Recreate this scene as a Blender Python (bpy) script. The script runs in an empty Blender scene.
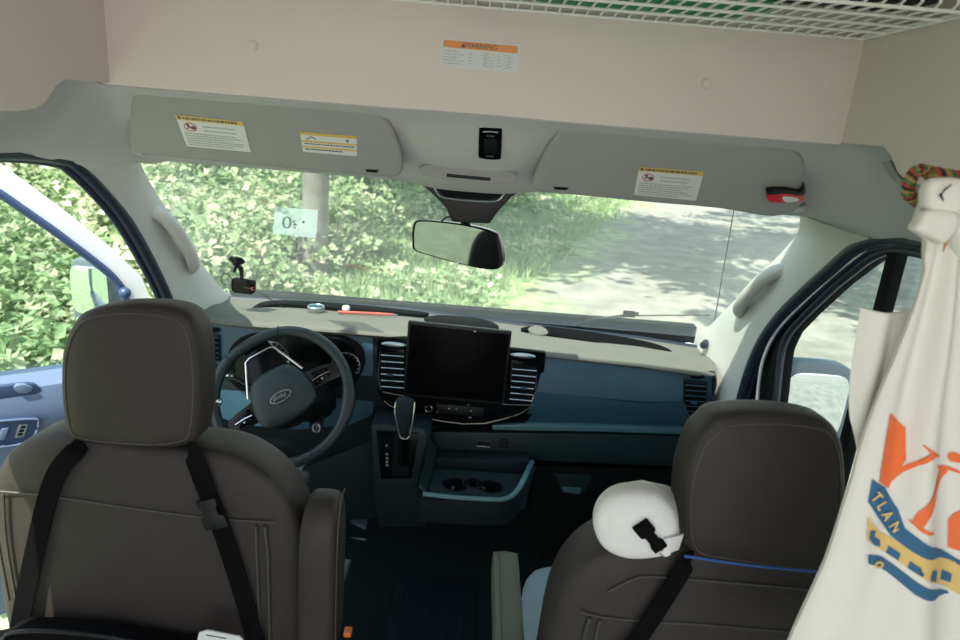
import bpy, bmesh, math, random
from math import sin, cos, pi, radians as R, sqrt
from mathutils import Vector, Matrix
random.seed(7)
C = bpy.context.scene.collection
V = Vector

# ------------------------------------------------------------------ camera
CAM = V((0.025, -1.03, 1.6)); YAW, PITCH, ROLL, F = R(.84), R(-16.44), R(4.69), 662.5
cf = V((sin(YAW)*cos(PITCH), cos(YAW)*cos(PITCH), sin(PITCH)))
_r0 = V((cos(YAW), -sin(YAW), 0)); _u0 = _r0.cross(cf)
cr = cos(ROLL)*_r0 + sin(ROLL)*_u0
cu = -sin(ROLL)*_r0 + cos(ROLL)*_u0
cam_d = bpy.data.cameras.new('camera'); cam = bpy.data.objects.new('camera', cam_d); C.objects.link(cam)
cam.matrix_world = Matrix(((cr.x, cu.x, -cf.x, CAM.x), (cr.y, cu.y, -cf.y, CAM.y), (cr.z, cu.z, -cf.z, CAM.z), (0, 0, 0, 1)))
cam_d.sensor_width = 36; cam_d.lens = 36*F/960; cam_d.clip_start = .02; cam_d.clip_end = 500
cam_d.dof.use_dof = True; cam_d.dof.focus_distance = 1.55; cam_d.dof.aperture_fstop = 5.0
bpy.context.scene.camera = cam

def ray(px, py): return cf + cr*((px-480)/F) - cu*((py-320)/F)
def at(px, py, X=None, Y=None, Z=None):
    """measured point of the photograph on the real plane X=, Y= or Z= of the van"""
    d = ray(px, py)
    t = (X-CAM.x)/d.x if X is not None else (Y-CAM.y)/d.y if Y is not None else (Z-CAM.z)/d.z
    return CAM + d*t
def atp(px, py, p0, n):
    d = ray(px, py)
    return CAM + d*((V(p0)-CAM).dot(V(n))/d.dot(V(n)))

# ------------------------------------------------------------------ materials
def M(name, rgb, rough=.5, metal=0, var=.08, vscale=12, bump=0, bscale=300, spec=.5, coat=0, trans=0):
    m = bpy.data.materials.new(name); m.use_nodes = True
    nt = m.node_tree; N = nt.nodes; L = nt.links
    p = N['Principled BSDF']
    p.inputs['Roughness'].default_value = rough; p.inputs['Metallic'].default_value = metal
    p.inputs['Specular IOR Level'].default_value = spec; p.inputs['Coat Weight'].default_value = coat
    tc = N.new('ShaderNodeTexCoord')
    nz = N.new('ShaderNodeTexNoise'); nz.inputs['Scale'].default_value = vscale; nz.inputs['Detail'].default_value = 4
    L.new(tc.outputs['Object'], nz.inputs['Vector'])
    mx = N.new('ShaderNodeMix'); mx.data_type = 'RGBA'
    mx.inputs['A'].default_value = (*[c*(1-var) for c in rgb], 1)
    mx.inputs['B'].default_value = (*[min(1, c*(1+var)) for c in rgb], 1)
    L.new(nz.outputs['Fac'], mx.inputs['Factor']); L.new(mx.outputs['Result'], p.inputs['Base Color'])
    if bump:
        n2 = N.new('ShaderNodeTexNoise'); n2.inputs['Scale'].default_value = bscale; n2.inputs['Detail'].default_value = 3
        L.new(tc.outputs['Object'], n2.inputs['Vector'])
        b = N.new('ShaderNodeBump'); b.inputs['Strength'].default_value = bump; b.inputs['Distance'].default_value = .002
        L.new(n2.outputs['Fac'], b.inputs['Height']); L.new(b.outputs['Normal'], p.inputs['Normal'])
    if trans:
        tr = N.new('ShaderNodeBsdfTranslucent'); L.new(mx.outputs['Result'], tr.inputs['Color'])
        ms = N.new('ShaderNodeMixShader'); ms.inputs['Fac'].default_value = trans
        L.new(p.outputs[0], ms.inputs[1]); L.new(tr.outputs[0], ms.inputs[2])
        L.new(ms.outputs[0], N['Material Output'].inputs['Surface'])
    return m

def glass_mat(name, tint, refl=.02, rough=0):
    m = bpy.data.materials.new(name); m.use_nodes = True
    N = m.node_tree.nodes; L = m.node_tree.links; N.remove(N['Principled BSDF'])
    t = N.new('ShaderNodeBsdfTransparent'); t.inputs['Color'].default_value = (*tint, 1)
    g = N.new('ShaderNodeBsdfGlossy'); g.inputs['Roughness'].default_value = rough
    f = N.new('ShaderNodeLayerWeight'); f.inputs['Blend'].default_value = .5
    pw_ = N.new('ShaderNodeMath'); pw_.operation = 'POWER'; L.new(f.outputs['Facing'], pw_.inputs[0]); pw_.inputs[1].default_value = 4
    sc_ = N.new('ShaderNodeMath'); sc_.operation = 'MULTIPLY_ADD'; L.new(pw_.outputs[0], sc_.inputs[0]); sc_.inputs[1].default_value = .45; sc_.inputs[2].default_value = refl
    ms = N.new('ShaderNodeMixShader'); L.new(sc_.outputs[0], ms.inputs['Fac'])
    L.new(t.outputs[0], ms.inputs[1]); L.new(g.outputs[0], ms.inputs[2])
    L.new(ms.outputs[0], N['Material Output'].inputs['Surface'])
    return m

beige = M('beige_panel', (.65, .588, .535), .75, var=.03, vscale=5, bump=.15, bscale=500)
headl = M('grey_headliner', (.44, .445, .44), .8, var=.03, vscale=8, bump=.2, bscale=700)
pillar_m = M('pillar_plastic', (.50, .51, .48), .6, var=.03, bump=.1, bscale=600)
visor_m = M('visor_fabric', (.285, .29, .285), .85, var=.03, bump=.2, bscale=800)
seat_m = M('seat_vinyl', (.030, .025, .0225), .5, var=.18, vscale=25, bump=.5, bscale=420, spec=.28)
seat_side = M('seat_bolster', (.050, .046, .038), .5, var=.15, vscale=25, bump=.4, bscale=420, spec=.4)
stitch_m = M('seam_thread', (.06, .053, .047), .6)
strap_m = M('black_webbing', (.004, .004, .0045), .9, bump=.3, bscale=900, spec=.06)
blackp = M('black_plastic', (.007, .008, .009), .4, spec=.3, bump=.1, bscale=600)
matte_black = M('matte_black', (.005, .0065, .007), .8, spec=.12)
gloss = M('gloss_black', (.003, .0035, .004), .15, spec=.15)
screen_m = M('screen_black', (.002, .002, .0025), .3, spec=.05)
chrome = M('chrome', (.75, .76, .76), .18, metal=1, var=.02)
satin = M('satin_silver', (.45, .50, .52), .35, metal=1, var=.02)
dash_m = M('dash_blue_cast_plastic', (.018, .066, .105), .5, var=.1, bump=.15, bscale=700)  # charcoal plastic; the blue cast of the light is put into its colour
dash_d = M('dash_dark_plastic', (.005, .012, .015), .6, spec=.25, var=.1, bump=.15, bscale=700)
dash_t = M('dash_top_pad', (.125, .127, .108), .7, var=.08, vscale=6, bump=.25, bscale=500)
console_m = M('console_plastic', (.008, .021, .023), .5, spec=.35, bump=.15, bscale=700)
lip_m = M('tray_lip', (.06, .14, .16), .4)
white_paint = M('white_paint', (.80, .83, .82), .25, var=.01, coat=.4)
seal_m = M('rubber_seal', (.012, .020, .035), .45)
seal_b = M('blue_cast_seal', (.030, .060, .14), .4)  # black rubber; bluish cast of the shadows put into the colour
lip_b = M('navy_cast_seal', (.012, .020, .045), .4)  # black rubber again, with the bluish shadow cast in a darker tone
door_m = M('door_trim_plastic', (.105, .155, .25), .55, bump=.15, bscale=600)  # grey plastic with blue skylight mixed into its colour
door_d = M('door_pocket_plastic', (.03, .055, .12), .45)
mirror_m = M('mirror_glass', (.75, .80, .82), .03, metal=1, var=0)
mirror_d = M('dimmed_mirror_glass', (.20, .22, .24), .04, metal=1, var=0)
white_l = M('label_white', (.62, .64, .63), .5, var=.02)
yellow_l = M('label_yellow', (.62, .44, .10), .5, var=.05)
orange_l = M('label_orange', (.72, .27, .07), .5, var=.05)
print_m = M('label_print', (.10, .10, .10), .6)
print_g = M('label_faint_print', (.36, .38, .38), .6)
red_m = M('red_plastic', (.55, .02, .03), .3)
shirt_m = M('white_cotton', (.74, .71, .66), .9, var=.03, vscale=8, bump=.2, bscale=900, spec=.1)
orange_p = M('orange_print', (.82, .16, .045), .8, var=.06, vscale=60)
blue_p = M('blue_print', (.03, .12, .24), .8, var=.1, vscale=60)
gold_p = M('gold_print', (.70, .48, .17), .8, var=.06, vscale=60)
plush = M('white_plush', (.66, .66, .64), .95, var=.05, vscale=40, bump=.8, bscale=260, spec=.1)
wire_m = M('white_wire_coating', (.78, .78, .75), .35, var=.02)
green_m = M('green_cloth', (.05, .30, .13), .8, bump=.4, bscale=200)
dark_cloth = M('dark_cloth', (.012, .014, .018), .85)
carpet = M('dark_floor', (.006, .014, .014), .8, var=.3, vscale=30, bump=.5, bscale=300, spec=.2)
mat_m = M('rubber_mat', (.008, .018, .024), .5, var=.2, vscale=20, bump=.3, bscale=200, spec=.3)
cushion_m = M('seat_cushion_cloth', (.20, .27, .29), .8, bump=.4, bscale=350)
glass = glass_mat('dusty_glass', (.95, .98, .96))
def dust(m, col, f):
    nt = m.node_tree; N = nt.nodes; out = N['Material Output']; src = out.inputs['Surface'].links[0].from_socket
    d = N.new('ShaderNodeBsdfDiffuse'); d.inputs['Color'].default_value = (*col, 1)
    t = N.new('ShaderNodeBsdfTranslucent'); t.inputs['Color'].default_value = (*col, 1)
    a = N.new('ShaderNodeMixShader'); b = N.new('ShaderNodeMixShader'); b.inputs['Fac'].default_value = f
    nt.links.new(d.outputs[0], a.inputs[1]); nt.links.new(t.outputs[0], a.inputs[2])
    nt.links.new(src, b.inputs[1]); nt.links.new(a.outputs[0], b.inputs[2]); nt.links.new(b.outputs[0], out.inputs['Surface'])
dust(glass, (.75, .85, .80), .055)
side_glass = glass_mat('side_glass', (.88, .93, .91), .05)
bark = M('bark', (.20, .19, .16), .9, var=.3, vscale=8, bump=1, bscale=30)
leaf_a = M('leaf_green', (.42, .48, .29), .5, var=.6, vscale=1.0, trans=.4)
leaf_b = M('canopy_leaf', (.16, .30, .08), .5, var=.3, vscale=.8, trans=.35)
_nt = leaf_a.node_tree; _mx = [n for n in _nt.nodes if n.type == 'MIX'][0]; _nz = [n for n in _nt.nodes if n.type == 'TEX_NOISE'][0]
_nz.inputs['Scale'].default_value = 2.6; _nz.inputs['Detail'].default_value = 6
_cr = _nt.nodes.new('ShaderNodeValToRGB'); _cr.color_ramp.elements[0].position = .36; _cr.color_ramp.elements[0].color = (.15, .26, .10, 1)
_cr.color_ramp.elements[1].position = .66; _cr.color_ramp.elements[1].color = (.76, .72, .55, 1)  # leaf tones vary; this pale stop also paints in overexposed sun patches
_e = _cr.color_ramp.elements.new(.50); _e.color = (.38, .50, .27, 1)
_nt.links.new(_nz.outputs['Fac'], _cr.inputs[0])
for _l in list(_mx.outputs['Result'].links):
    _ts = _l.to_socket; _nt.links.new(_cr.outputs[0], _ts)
grass_m = M('grass_blade', (.34, .46, .24), .6, var=.35, vscale=.9, trans=.3)

# ------------------------------------------------------------------ object helpers
ORG = {}
def tag(o, label=None, cat=None, group=None, kind=None):
    if label: o['label'] = label
    if cat: o['category'] = cat
    if group: o['group'] = group
    if kind: o['kind'] = kind
    return o
def thing(name, label, cat, loc, group=None):
    o = bpy.data.objects.new(name, None); C.objects.link(o); o.location = loc; o.empty_display_size = .05
    ORG[o.name] = V(loc)
    return tag(o, label, cat, group)
def obj(name, bm, mat, parent=None, loc=None, ang=40, label=None):
    """link one mesh object; bm is in van coordinates"""
    org = ORG[parent.name] if parent else (V(loc) if loc else V((0, 0, 0)))
    bmesh.ops.recalc_face_normals(bm, faces=bm.faces[:])
    for v in bm.verts: v.co -= org
    me = bpy.data.meshes.new(name); bm.to_mesh(me); bm.free()
    for m in (mat if isinstance(mat, (list, tuple)) else [mat]): me.materials.append(m)
    for p in me.polygons: p.use_smooth = True
    me.set_sharp_from_angle(angle=R(ang))
    o = bpy.data.objects.new(name, me); C.objects.link(o); ORG[o.name] = org
    if parent: o.parent = parent
    else: o.location = org
    if label: o['label'] = label
    return o
def struct(name, bm, mat, parent=None, **k):
    o = obj(name, bm, mat, parent, **k)
    if not parent: o['kind'] = 'structure'
    return o
def B(): return bmesh.new()
def merge(bm, src):
    me = bpy.data.meshes.new('tmp'); src.to_mesh(me); src.free(); bm.from_mesh(me); bpy.data.meshes.remove(me)
def smooth(pts, n=6, closed=True):
    pts = [V(p) for p in pts]; L = len(pts); out = []
    for i in range(L if closed else L-1):
        g = (lambda k: pts[k % L]) if closed else (lambda k: pts[max(0, min(L-1, k))])
        a, b, c, d = g(i-1), g(i), g(i+1), g(i+2)
        for k in range(n):
            t = k/n
            out.append(.5*((2*b) + (c-a)*t + (2*a-5*b+4*c-d)*t*t + (3*b-a-3*c+d)*t**3))
    if not closed: out.append(pts[-1])
    return out
def prism(bm, pts, ext, bev=0, seg=2):
    """closed outline pts pushed along ext"""
    t = B(); ext = V(ext)
    a = [t.verts.new(V(p)) for p in pts]; b = [t.verts.new(V(p)+ext) for p in pts]
    n = len(pts)
    t.faces.new(a); t.faces.new(b[::-1])
    for i in range(n): t.faces.new((a[i], b[i], b[(i+1) % n], a[(i+1) % n]))
    bmesh.ops.recalc_face_normals(t, faces=t.faces[:])
    if bev:
        es = [e for e in t.edges if len(e.link_faces) == 2 and e.calc_face_angle(0) > .5]
        bmesh.ops.bevel(t, geom=es, offset=bev, segments=seg, profile=.6, affect='EDGES', clamp_overlap=True)
    merge(bm, t); return bm
def box(bm, lo, hi, bev=0, seg=2, rot=None, piv=None):
    lo, hi = V(lo), V(hi)
    t = B(); prism(t, [(lo.x, lo.y, lo.z), (hi.x, lo.y, lo.z), (hi.x, lo.y, hi.z), (lo.x, lo.y, hi.z)], (0, hi.y-lo.y, 0), bev, seg)
    if rot is not None:
        bmesh.ops.rotate(t, verts=t.verts[:], cent=piv or (lo+hi)/2, matrix=rot)
    merge(bm, t); return bm
def tube(bm, pts, r, seg=8, closed=False, sm=0, flat=1, up=None):
    pts = [V(p) for p in pts]
    if sm: pts = smooth(pts, sm, closed)
    n = len(pts); rings = []
    ref = V(up) if up else V((.3, .2, 1)).normalized()
    for i, p in enumerate(pts):
        q = pts[(i+1) % n] if closed or i < n-1 else p; o = pts[i-1] if closed or i > 0 else p
        d = (q-o).normalized()
        s = d.cross(ref)
        s = s.normalized() if s.length > 1e-4 else d.orthogonal().normalized()
        u = s.cross(d)
        rr = r[i] if isinstance(r, (list, tuple)) else r
        rings.append([bm.verts.new(p + s*cos(2*pi*k/seg)*rr + u*sin(2*pi*k/seg)*rr*flat) for k in range(seg)])
    for i in range(n if closed else n-1):
        a, b = rings[i], rings[(i+1) % n]
        for k in range(seg): bm.faces.new((a[k], a[(k+1) % seg], b[(k+1) % seg], b[k]))
    if not closed: bm.faces.new(rings[0][::-1]); bm.faces.new(rings[-1])
    return bm
def loft(bm, rows, closed=False):
    vs = [[bm.verts.new(V(p)) for p in r] for r in rows]
    for i in range(len(vs)-1):
        m = len(vs[i])
        for k in range(m if closed else m-1):
            bm.faces.new((vs[i][k], vs[i][(k+1) % m], vs[i+1][(k+1) % m], vs[i+1][k]))
    return vs
def thick(bm, t):
    """give an open sheet a real thickness"""
    bmesh.ops.recalc_face_normals(bm, faces=bm.faces[:])
    bmesh.ops.solidify(bm, geom=bm.faces[:], thickness=t); return bm
def puff(bm, outline, nrm, tb, tf, n=4, rings=9, cen=None):
    """closed cushion: outline is its waist, bulging tb along nrm and tf against it"""
    nrm = V(nrm).normalized(); outline = [V(p) for p in outline]
    c = V(cen) if cen else sum(outline, V())/len(outline)
    def side(sign, T):
        prev = waist
        for k in range(1, rings+1):
            th = pi/2*k/rings
            s = max(0, cos(th))**(2/n); d = sin(th)**(2/n)*T*sign
            if k == rings:
                v = bm.verts.new(c + nrm*d)
                for i in range(len(prev)): bm.faces.new((prev[i], prev[(i+1) % len(prev)], v))
            else:
                cur = [bm.verts.new(c + (p-c)*s + nrm*d) for p in outline]
                for i in range(len(prev)): bm.faces.new((prev[i], prev[(i+1) % len(prev)], cur[(i+1) % len(prev)], cur[i]))
                prev = cur
    waist = [bm.verts.new(p) for p in outline]
    side(1, tb); side(-1, tf); return bm
def lathe(bm, prof, cen, axis=(0, 0, 1), seg=20):
    """prof: (radius, height) pairs along axis"""
    ax = V(axis).normalized(); a = ax.orthogonal().normalized(); b = ax.cross(a); cen = V(cen)
    rows = [[cen + ax*h + (a*cos(2*pi*k/seg) + b*sin(2*pi*k/seg))*max(r, 1e-5) for k in range(seg)] for r, h in prof]
    vs = loft(bm, rows, True)
    bm.faces.new(vs[0]); bm.faces.new(vs[-1][::-1]); return bm
def ribbon(bm, pts, w, nrm, th, sm=5):
    """flat webbing of width w following pts"""
    pts = smooth(pts, sm, False); nrm = V(nrm).normalized(); rows = []
    for i, p in enumerate(pts):
        d = (pts[min(i+1, len(pts)-1)] - pts[max(i-1, 0)]).normalized(); s = d.cross(nrm).normalized()*(w/2)
        rows.append([p-s, p+s, p+s+nrm*th, p-s+nrm*th])
    vs = loft(bm, rows, True); bm.faces.new(vs[0]); bm.faces.new(vs[-1][::-1]); return bm
def text(bm, s, cen, ux, uy, h, ext=.0006, wide=1, shear=0, bold=0):
    cu_ = bpy.data.curves.new('txt', 'FONT'); cu_.body = s; cu_.size = 1; cu_.align_x = 'CENTER'; cu_.align_y = 'CENTER'; cu_.resolution_u = 3; cu_.shear = shear; cu_.offset = bold
    cu_.extrude = ext/h/2
    o = bpy.data.objects.new('txt', cu_); C.objects.link(o)
    dg = bpy.context.evaluated_depsgraph_get(); dg.update()
    me = bpy.data.meshes.new_from_object(o.evaluated_get(dg)); bpy.data.objects.remove(o)
    ux, uy = V(ux).normalized(), V(uy).normalized(); uz = ux.cross(uy)
    for v in me.vertices: v.co = V(cen) + ux*(v.co.x*h*wide) + uy*(v.co.y*h) + uz*(v.co.z*h)
    bm.from_mesh(me); bpy.data.meshes.remove(me); bpy.data.curves.remove(cu_); return bm
def P(pts, Y): return [at(p[0], p[1], Y=(p[2] if len(p) > 2 else Y)) for p in pts]
def panel(name, pts, Y, depth, mat, parent, bev=.004, sm=0, label=None):
    q = P(pts, Y)
    if sm: q = smooth(q, sm)
    return obj(name, prism(B(), q, (0, depth, 0), bev), mat, parent, label=label)
def lerp(a, b, t): return a + (b-a)*t
def interp(tab, x):
    if x <= tab[0][0]: return tab[0][1]
    for (a, b), (c, d) in zip(tab, tab[1:]):
        if x <= c: return lerp(b, d, (x-a)/(c-a))
    return tab[-1][1]

# ================================================================== SHELL
bm = B(); box(bm, (-.735, .315, 1.615), (.735, .34, 2.02), .006)
w = struct('wall_front', bm, beige)
for px, py in ((253, 46), (706, 84)):
    p = at(px, py, Y=.315)
    b = B(); lathe(b, [(.0001, -.0035), (.006, -.0035), (.0065, -.002), (.009, -.002), (.0105, 0), (.0105, .003)], p, (0, 1, 0), 24)
    obj('trim_clip', b, beige, w)
prof = [(-1.35, 1.56), (.05, 1.562), (.09, 1.567), (.115, 1.577), (.145, 1.603), (.175, 1.617), (.34, 1.619)]
for nm, s in (('left', -1), ('right', 1)):
    wx_ = -.702 if s < 0 else .72
    b = B(); q = [(wx_, y, z) for y, z in prof] + [(wx_, .34, 2.02), (wx_, -1.35, 2.02)]
    prism(b, q, (s*.02, 0, 0), .004)
    struct('wall_'+nm, b, beige)
# grey headliner: front slope, overhead console bulge and the side coves above the doors
zh = [(.32, 1.625), (.37, 1.602), (.44, 1.548), (.50, 1.508), (.545, 1.482), (.585, 1.468)]
edge = [(-1.35, .87, 1.46), (.10, .87, 1.46), (.25, .87, 1.457), (.34, .868, 1.442), (.42, .85, 1.447), (.50, .83, 1.462), (.585, .815, 1.474)]
bm = B(); rows = []
ys = [.32, .345, .37, .405, .44, .47, .50, .525, .545, .565, .585]
for i in range(-36, 37):
    x = i/36*.72; row = []
    for y in ys:
        z = interp(zh, y); k = math.exp(-(x/.13)**4)*max(0, min(1, (y-.33)/.1))
        row.append((x, y-.028*k, z-.012*k))
    rows.append(row)
loft(bm, rows)
for s in (-1, 1):
    rows = []
    for y in [-1.35, -.6, -.2, 0, .05, .09, .115, .145, .175, .25, .29] + ys:
        zi = interp(prof, y) if y < .32 else interp(zh, y)
        xo, zo = interp([(a, c) for a, c, d in edge], y), interp([(a, d) for a, c, d in edge], y)
        row = []
        for k in range(9):
            t = k/8
            e_ = t*t*(3-2*t); zo_ = zo+(.028*max(0, min(1, (.5-y)/.12)) if s < 0 else 0); row.append((s*lerp(.735 if y < .31 else .72, xo, t), y, lerp(zi+(.015 if y < .31 else 0), zo_, e_) - .012*sin(pi*t)**2))
        rows.append(row)
    loft(bm, rows)
bmesh.ops.remove_doubles(bm, verts=bm.verts[:], dist=.0005)
thick(bm, .012)
ceil = struct('ceiling', bm, headl, ang=50)
struct('ceiling_upper', box(B(), (-.74, -1.35, 2.0), (.74, .34, 2.03)), beige)
bm = B(); box(bm, (-.88, -1.35, -.04), (.88, 1.45, 0)); struct('floor', bm, carpet)
bm = B(); box(bm, (-.88, 1.37, 0), (.88, 1.42, .93)); struct('wall_firewall', bm, matte_black)
bm = B()
for s in (-1, 1):
    box(bm, (min(s*.88, s*.92), -1.35, 0), (max(s*.88, s*.92), -.30, 1.47), .01)
struct('trim_2', bm, headl)
bm = B()
for s in (-1, 1): box(bm, (min(s*.86, s*.93), -.30, 0), (max(s*.86, s*.93), 1.42, .22), .01)
struct('trim_3', bm, blackp)

for k_, s_ in ((12, -1), (13, 1)):  # unseen outer roof sides, added to stop daylight leaking in above the coves
    b = B(); prism(b, [(s_*.95, -1.35, 1.47), (s_*.78, -1.35, 2.05), (s_*.80, -1.35, 2.05), (s_*.97, -1.35, 1.47)], (0, 1.75, 0), .003); struct('trim_%d' % k_, b, white_paint)
b = B(); prism(b, [(-.78, .34, 2.05), (-.78, .36, 2.05), (-.84, .62, 1.50), (-.84, .60, 1.49)], (1.60, 0, 0), .003); struct('trim_14', b, white_paint)  # unseen front roof cap, added to block the same light leak
# A pillars
S = [(.34, 1.440), (.42, 1.407), (.51, 1.335), (.596, 1.262), (.70, 1.165), (.775, 1.065), (.815, .96), (.83, .86), (.83, .70)]
W = [(.585, 1.470), (.68, 1.385), (.78, 1.30), (.86, 1.235), (.96, 1.15), (1.06, 1.065), (1.15, .985), (1.20, .93), (1.20, .70)]
SL = [at(x, y, X=-.862) for x, y in ((62, 157), (78, 166), (100, 188), (122, 215), (143, 250), (160, 283), (171, 310), (177, 340))]
SL = [(p.y, p.z) for p in SL] + [(.83, .70)]
def wsp(px, py):
    return atp(px, py, (0, .581, 1.472), (0, .645, .785))
WL = [wsp(*p) for p in ((131, 150), (143, 178), (158, 203), (171, 224), (187, 249), (203, 271), (219, 290), (232, 304))]; WL.append(WL[-1]-V((0, 0, .22)))
WR = [wsp(*p) for p in ((805, 212), (802, 234), (785, 255), (767, 273), (750, 290), (733, 307), (714, 326), (698, 340))]; WR.append(WR[-1]-V((0, 0, .22)))
def pill(s, i, t):
    a, b = V((s*.862, *(S[i] if s > 0 else SL[i]))), (WR if s > 0 else WL)[i]
    p = a.lerp(b, t); p.x -= s*.014*sin(pi*t)**.8; return p
pill_n = {}
for nm, s in (('left', -1), ('right', 1)):
    rows = [[pill(s, i, t/10) for t in range(11)] for i in range(len(S))]
    cols = list(zip(*rows)); cols = [smooth(c, 4, False) for c in cols]
    bm = B(); loft(bm, cols); thick(bm, .012)
    pl = struct('trim_%d' % (4 if s < 0 else 5), bm, pillar_m, ang=60)
    # vent grille in the foot of the pillar
    b = B()
    for k in range(4):
        q0 = pill(s, 5.0.__int__(), .16+.07*k) + V((-s*.004, 0, .0)); q1 = pill(s, 6, .16+.07*k) + V((-s*.004, 0, .02))
        tube(b, [q0+(q1-q0)*.45*(1 if k else 1), q1], .006, 6)
    obj('pillar_grille', b, seal_m, pl)
    # grab handle
    h = thing('grab_handle', ['pale moulded grab handle on the pillar beside the open driver door', 'pale moulded grab handle on the pillar beside the closed passenger door'][s > 0], 'grab handle', pill(s, 4, .5), 'pillar grab handles')
    n_in = V((-s, -.35, .25)).normalized()
    tq = .62; a0, a1 = pill(s, 2, tq).lerp(pill(s, 3, tq), .55), pill(s, 4, tq).lerp(pill(s, 5, tq), .75)
    d = (a1-a0)
    path = [a0+n_in*-.004, a0+d*.06+n_in*.022, a0+d*.25+n_in*.038, a0+d*.5+n_in*.042, a0+d*.75+n_in*.040, a0+d*.93+n_in*.026, a1+n_in*-.004]
    obj('grip', tube(B(), path, [.017, .0165, .015, .0145, .015, .018, .021]*1, 12, flat=.75) if False else tube(B(), smooth(path, 5, False), .0195, 12), pillar_m, h)
    b = B(); sd_ = d.normalized().cross(n_in).normalized(); puff(b, smooth([a0.lerp(a1, u)+sd_*v for u, v in ((-.12, 0), (-.05, .03), (.5, .036), (1.05, .03), (1.15, 0), (1.05, -.03), (.5, -.036), (-.05, -.03))], 4), n_in, .007, .006, 4, 5); obj('recess_plate', b, headl, h)
    for nme, p in (('anchor', a0), ('anchor', a1)):
        b = B(); puff(b, [p + d.normalized()*(.028*cos(k/16*2*pi)) + d.cross(n_in).normalized()*(.02*sin(k/16*2*pi)) for k in range(16)], n_in, .008, .004, 3, 5)
        obj(nme, b, pillar_m, h)

    if s > 0:
        b = B(); kc = at(704, 345, Y=1.10); lathe(b, [(.0001, -.012), (.011, -.011), (.013, -.004), (.013, .03)], kc, (.5, .85, 0), 14); obj('pillar_knob', b, seal_m, pl)
zr = [(-.82, .958), (-.5, .961), (-.19, .961), (.265, .936), (.565, .926), (.80, .908)]
# windscreen
bm = B(); rows = []
for j in range(9):
    t = j/8; row = []
    for i in range(-10, 11):
        x = i/10*.90; row.append((x, lerp(.565, 1.235, t)+.02*(1-(i/10)**2), lerp(1.486, .935, t)))
    rows.append(row)
loft(bm, rows); thick(bm, .004)
ws = struct('window_1', bm, glass, ang=60)
bm = B()
tube(bm, [(x/10*.89, 1.216+.02*(1-(x/10)**2), interp(zr, x*.08)-.017) for x in range(-10, 11)], .012, 8, flat=1)
obj('window_seal', bm, seal_m, ws)
# bonnet cowl outside the glass
bm = B(); prism(bm, [(-.86, 1.245, .885), (.86, 1.245, .885), (.86, 1.40, .83), (-.86, 1.40, .83)], (0, 0, -.02), .004); struct('trim_6', bm, seal_b)

# aperture seals of both doors
for k, s in ((7, -1), (8, 1)):
    path = [V((s*.862, y, z)) for y, z in [(-.22, .25), (-.22, 1.30), (-.20, 1.42), (-.10, 1.452), (.15, 1.456), (.27, 1.452)]]
    if s < 0: path = path[:2] + [V((-.862, y, z)) for y, z in ((-.20, 1.44), (-.10, 1.475), (.10, 1.482), (.25, 1.482))]
    path += [V((s*.862, y, z)) for y, z in (S if s > 0 else SL)] + [V((s*.862, .80, .45)), V((s*.862, .74, .25))]
    b = B(); tube(b, smooth(path, 5, False), .0175, 10)
    t_ = struct('trim_%d' % k, b, seal_m, ang=60)
    b = B(); tube(b, [p+V((s*.012, -.012, -.014)) for p in smooth(path, 5, False)], .008, 8)
    obj('seal_lip', b, lip_b, t_, ang=60)

# ================================================================== DOORS
def ring(bm, outer, inner, ext):
    ext = V(ext); n = len(outer)
    a = [bm.verts.new(p) for p in outer]; b = [bm.verts.new(p) for p in inner]
    c = [bm.verts.new(p+ext) for p in outer]; d = [bm.verts.new(p+ext) for p in inner]
    for i in range(n):
        j = (i+1) % n
        bm.faces.new((a[i], a[j], b[j], b[i])); bm.faces.new((c[i], d[i], d[j], c[j]))
        bm.faces.new((a[i], c[i], c[j], a[j])); bm.faces.new((b[i], b[j], d[j], d[i]))
    return bm
TH = R(50); HP = V((-.90, .95, 0)); DN = V((cos(TH), -sin(TH), 0)); DA = V((-sin(TH), -cos(TH), 0))
def ld(u, z, off=0): return HP + DA*u + V((0, 0, z)) + DN*off        # on the open driver door
def rd(u, z, off=0): return V((.885 - off, .95-u, z))                # on the closed passenger door
def uz(px, py):
    p = atp(px, py, HP, DN); return ((p-HP).dot(DA), p.z)
def resample(pts, n):
    ds = [0]
    for a, b in zip(pts, pts[1:]): ds.append(ds[-1]+sqrt((a[0]-b[0])**2+(a[1]-b[1])**2))
    out = []
    for i in range(n):
        t = ds[-1]*i/(n-1)
        out.append((interp(list(zip(ds, [p[0] for p in pts])), t), interp(list(zip(ds, [p[1] for p in pts])), t)))
    return out
ocl = [(.055, .80), (.055, .90), (.06, 1.00), (.085, 1.085), (.16, 1.178), (.27, 1.290), (.39, 1.402), (.47, 1.452), (.56, 1.478), (.75, 1.485), (1.10, 1.485), (1.13, 1.44), (1.15, .80)]
icl = [(.135, .80), (.130, .90), (.130, 1.02), (.145, 1.07), (.20, 1.135), (.30, 1.235), (.42, 1.345), (.50, 1.395), (.58, 1.415), (.75, 1.42), (1.04, 1.42), (1.06, 1.40), (1.07, .80)]
OC, IC_L = resample(ocl, 60), resample(icl, 60)
icr = [(.30, .80), (.285, .94), (.255, 1.07), (.275, 1.13), (.345, 1.205), (.45, 1.305), (.55, 1.385), (.61, 1.418), (.70, 1.428), (.80, 1.43), (1.04, 1.43), (1.06, 1.40), (1.07, .80)]
ICR = resample(icr, 60)
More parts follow.
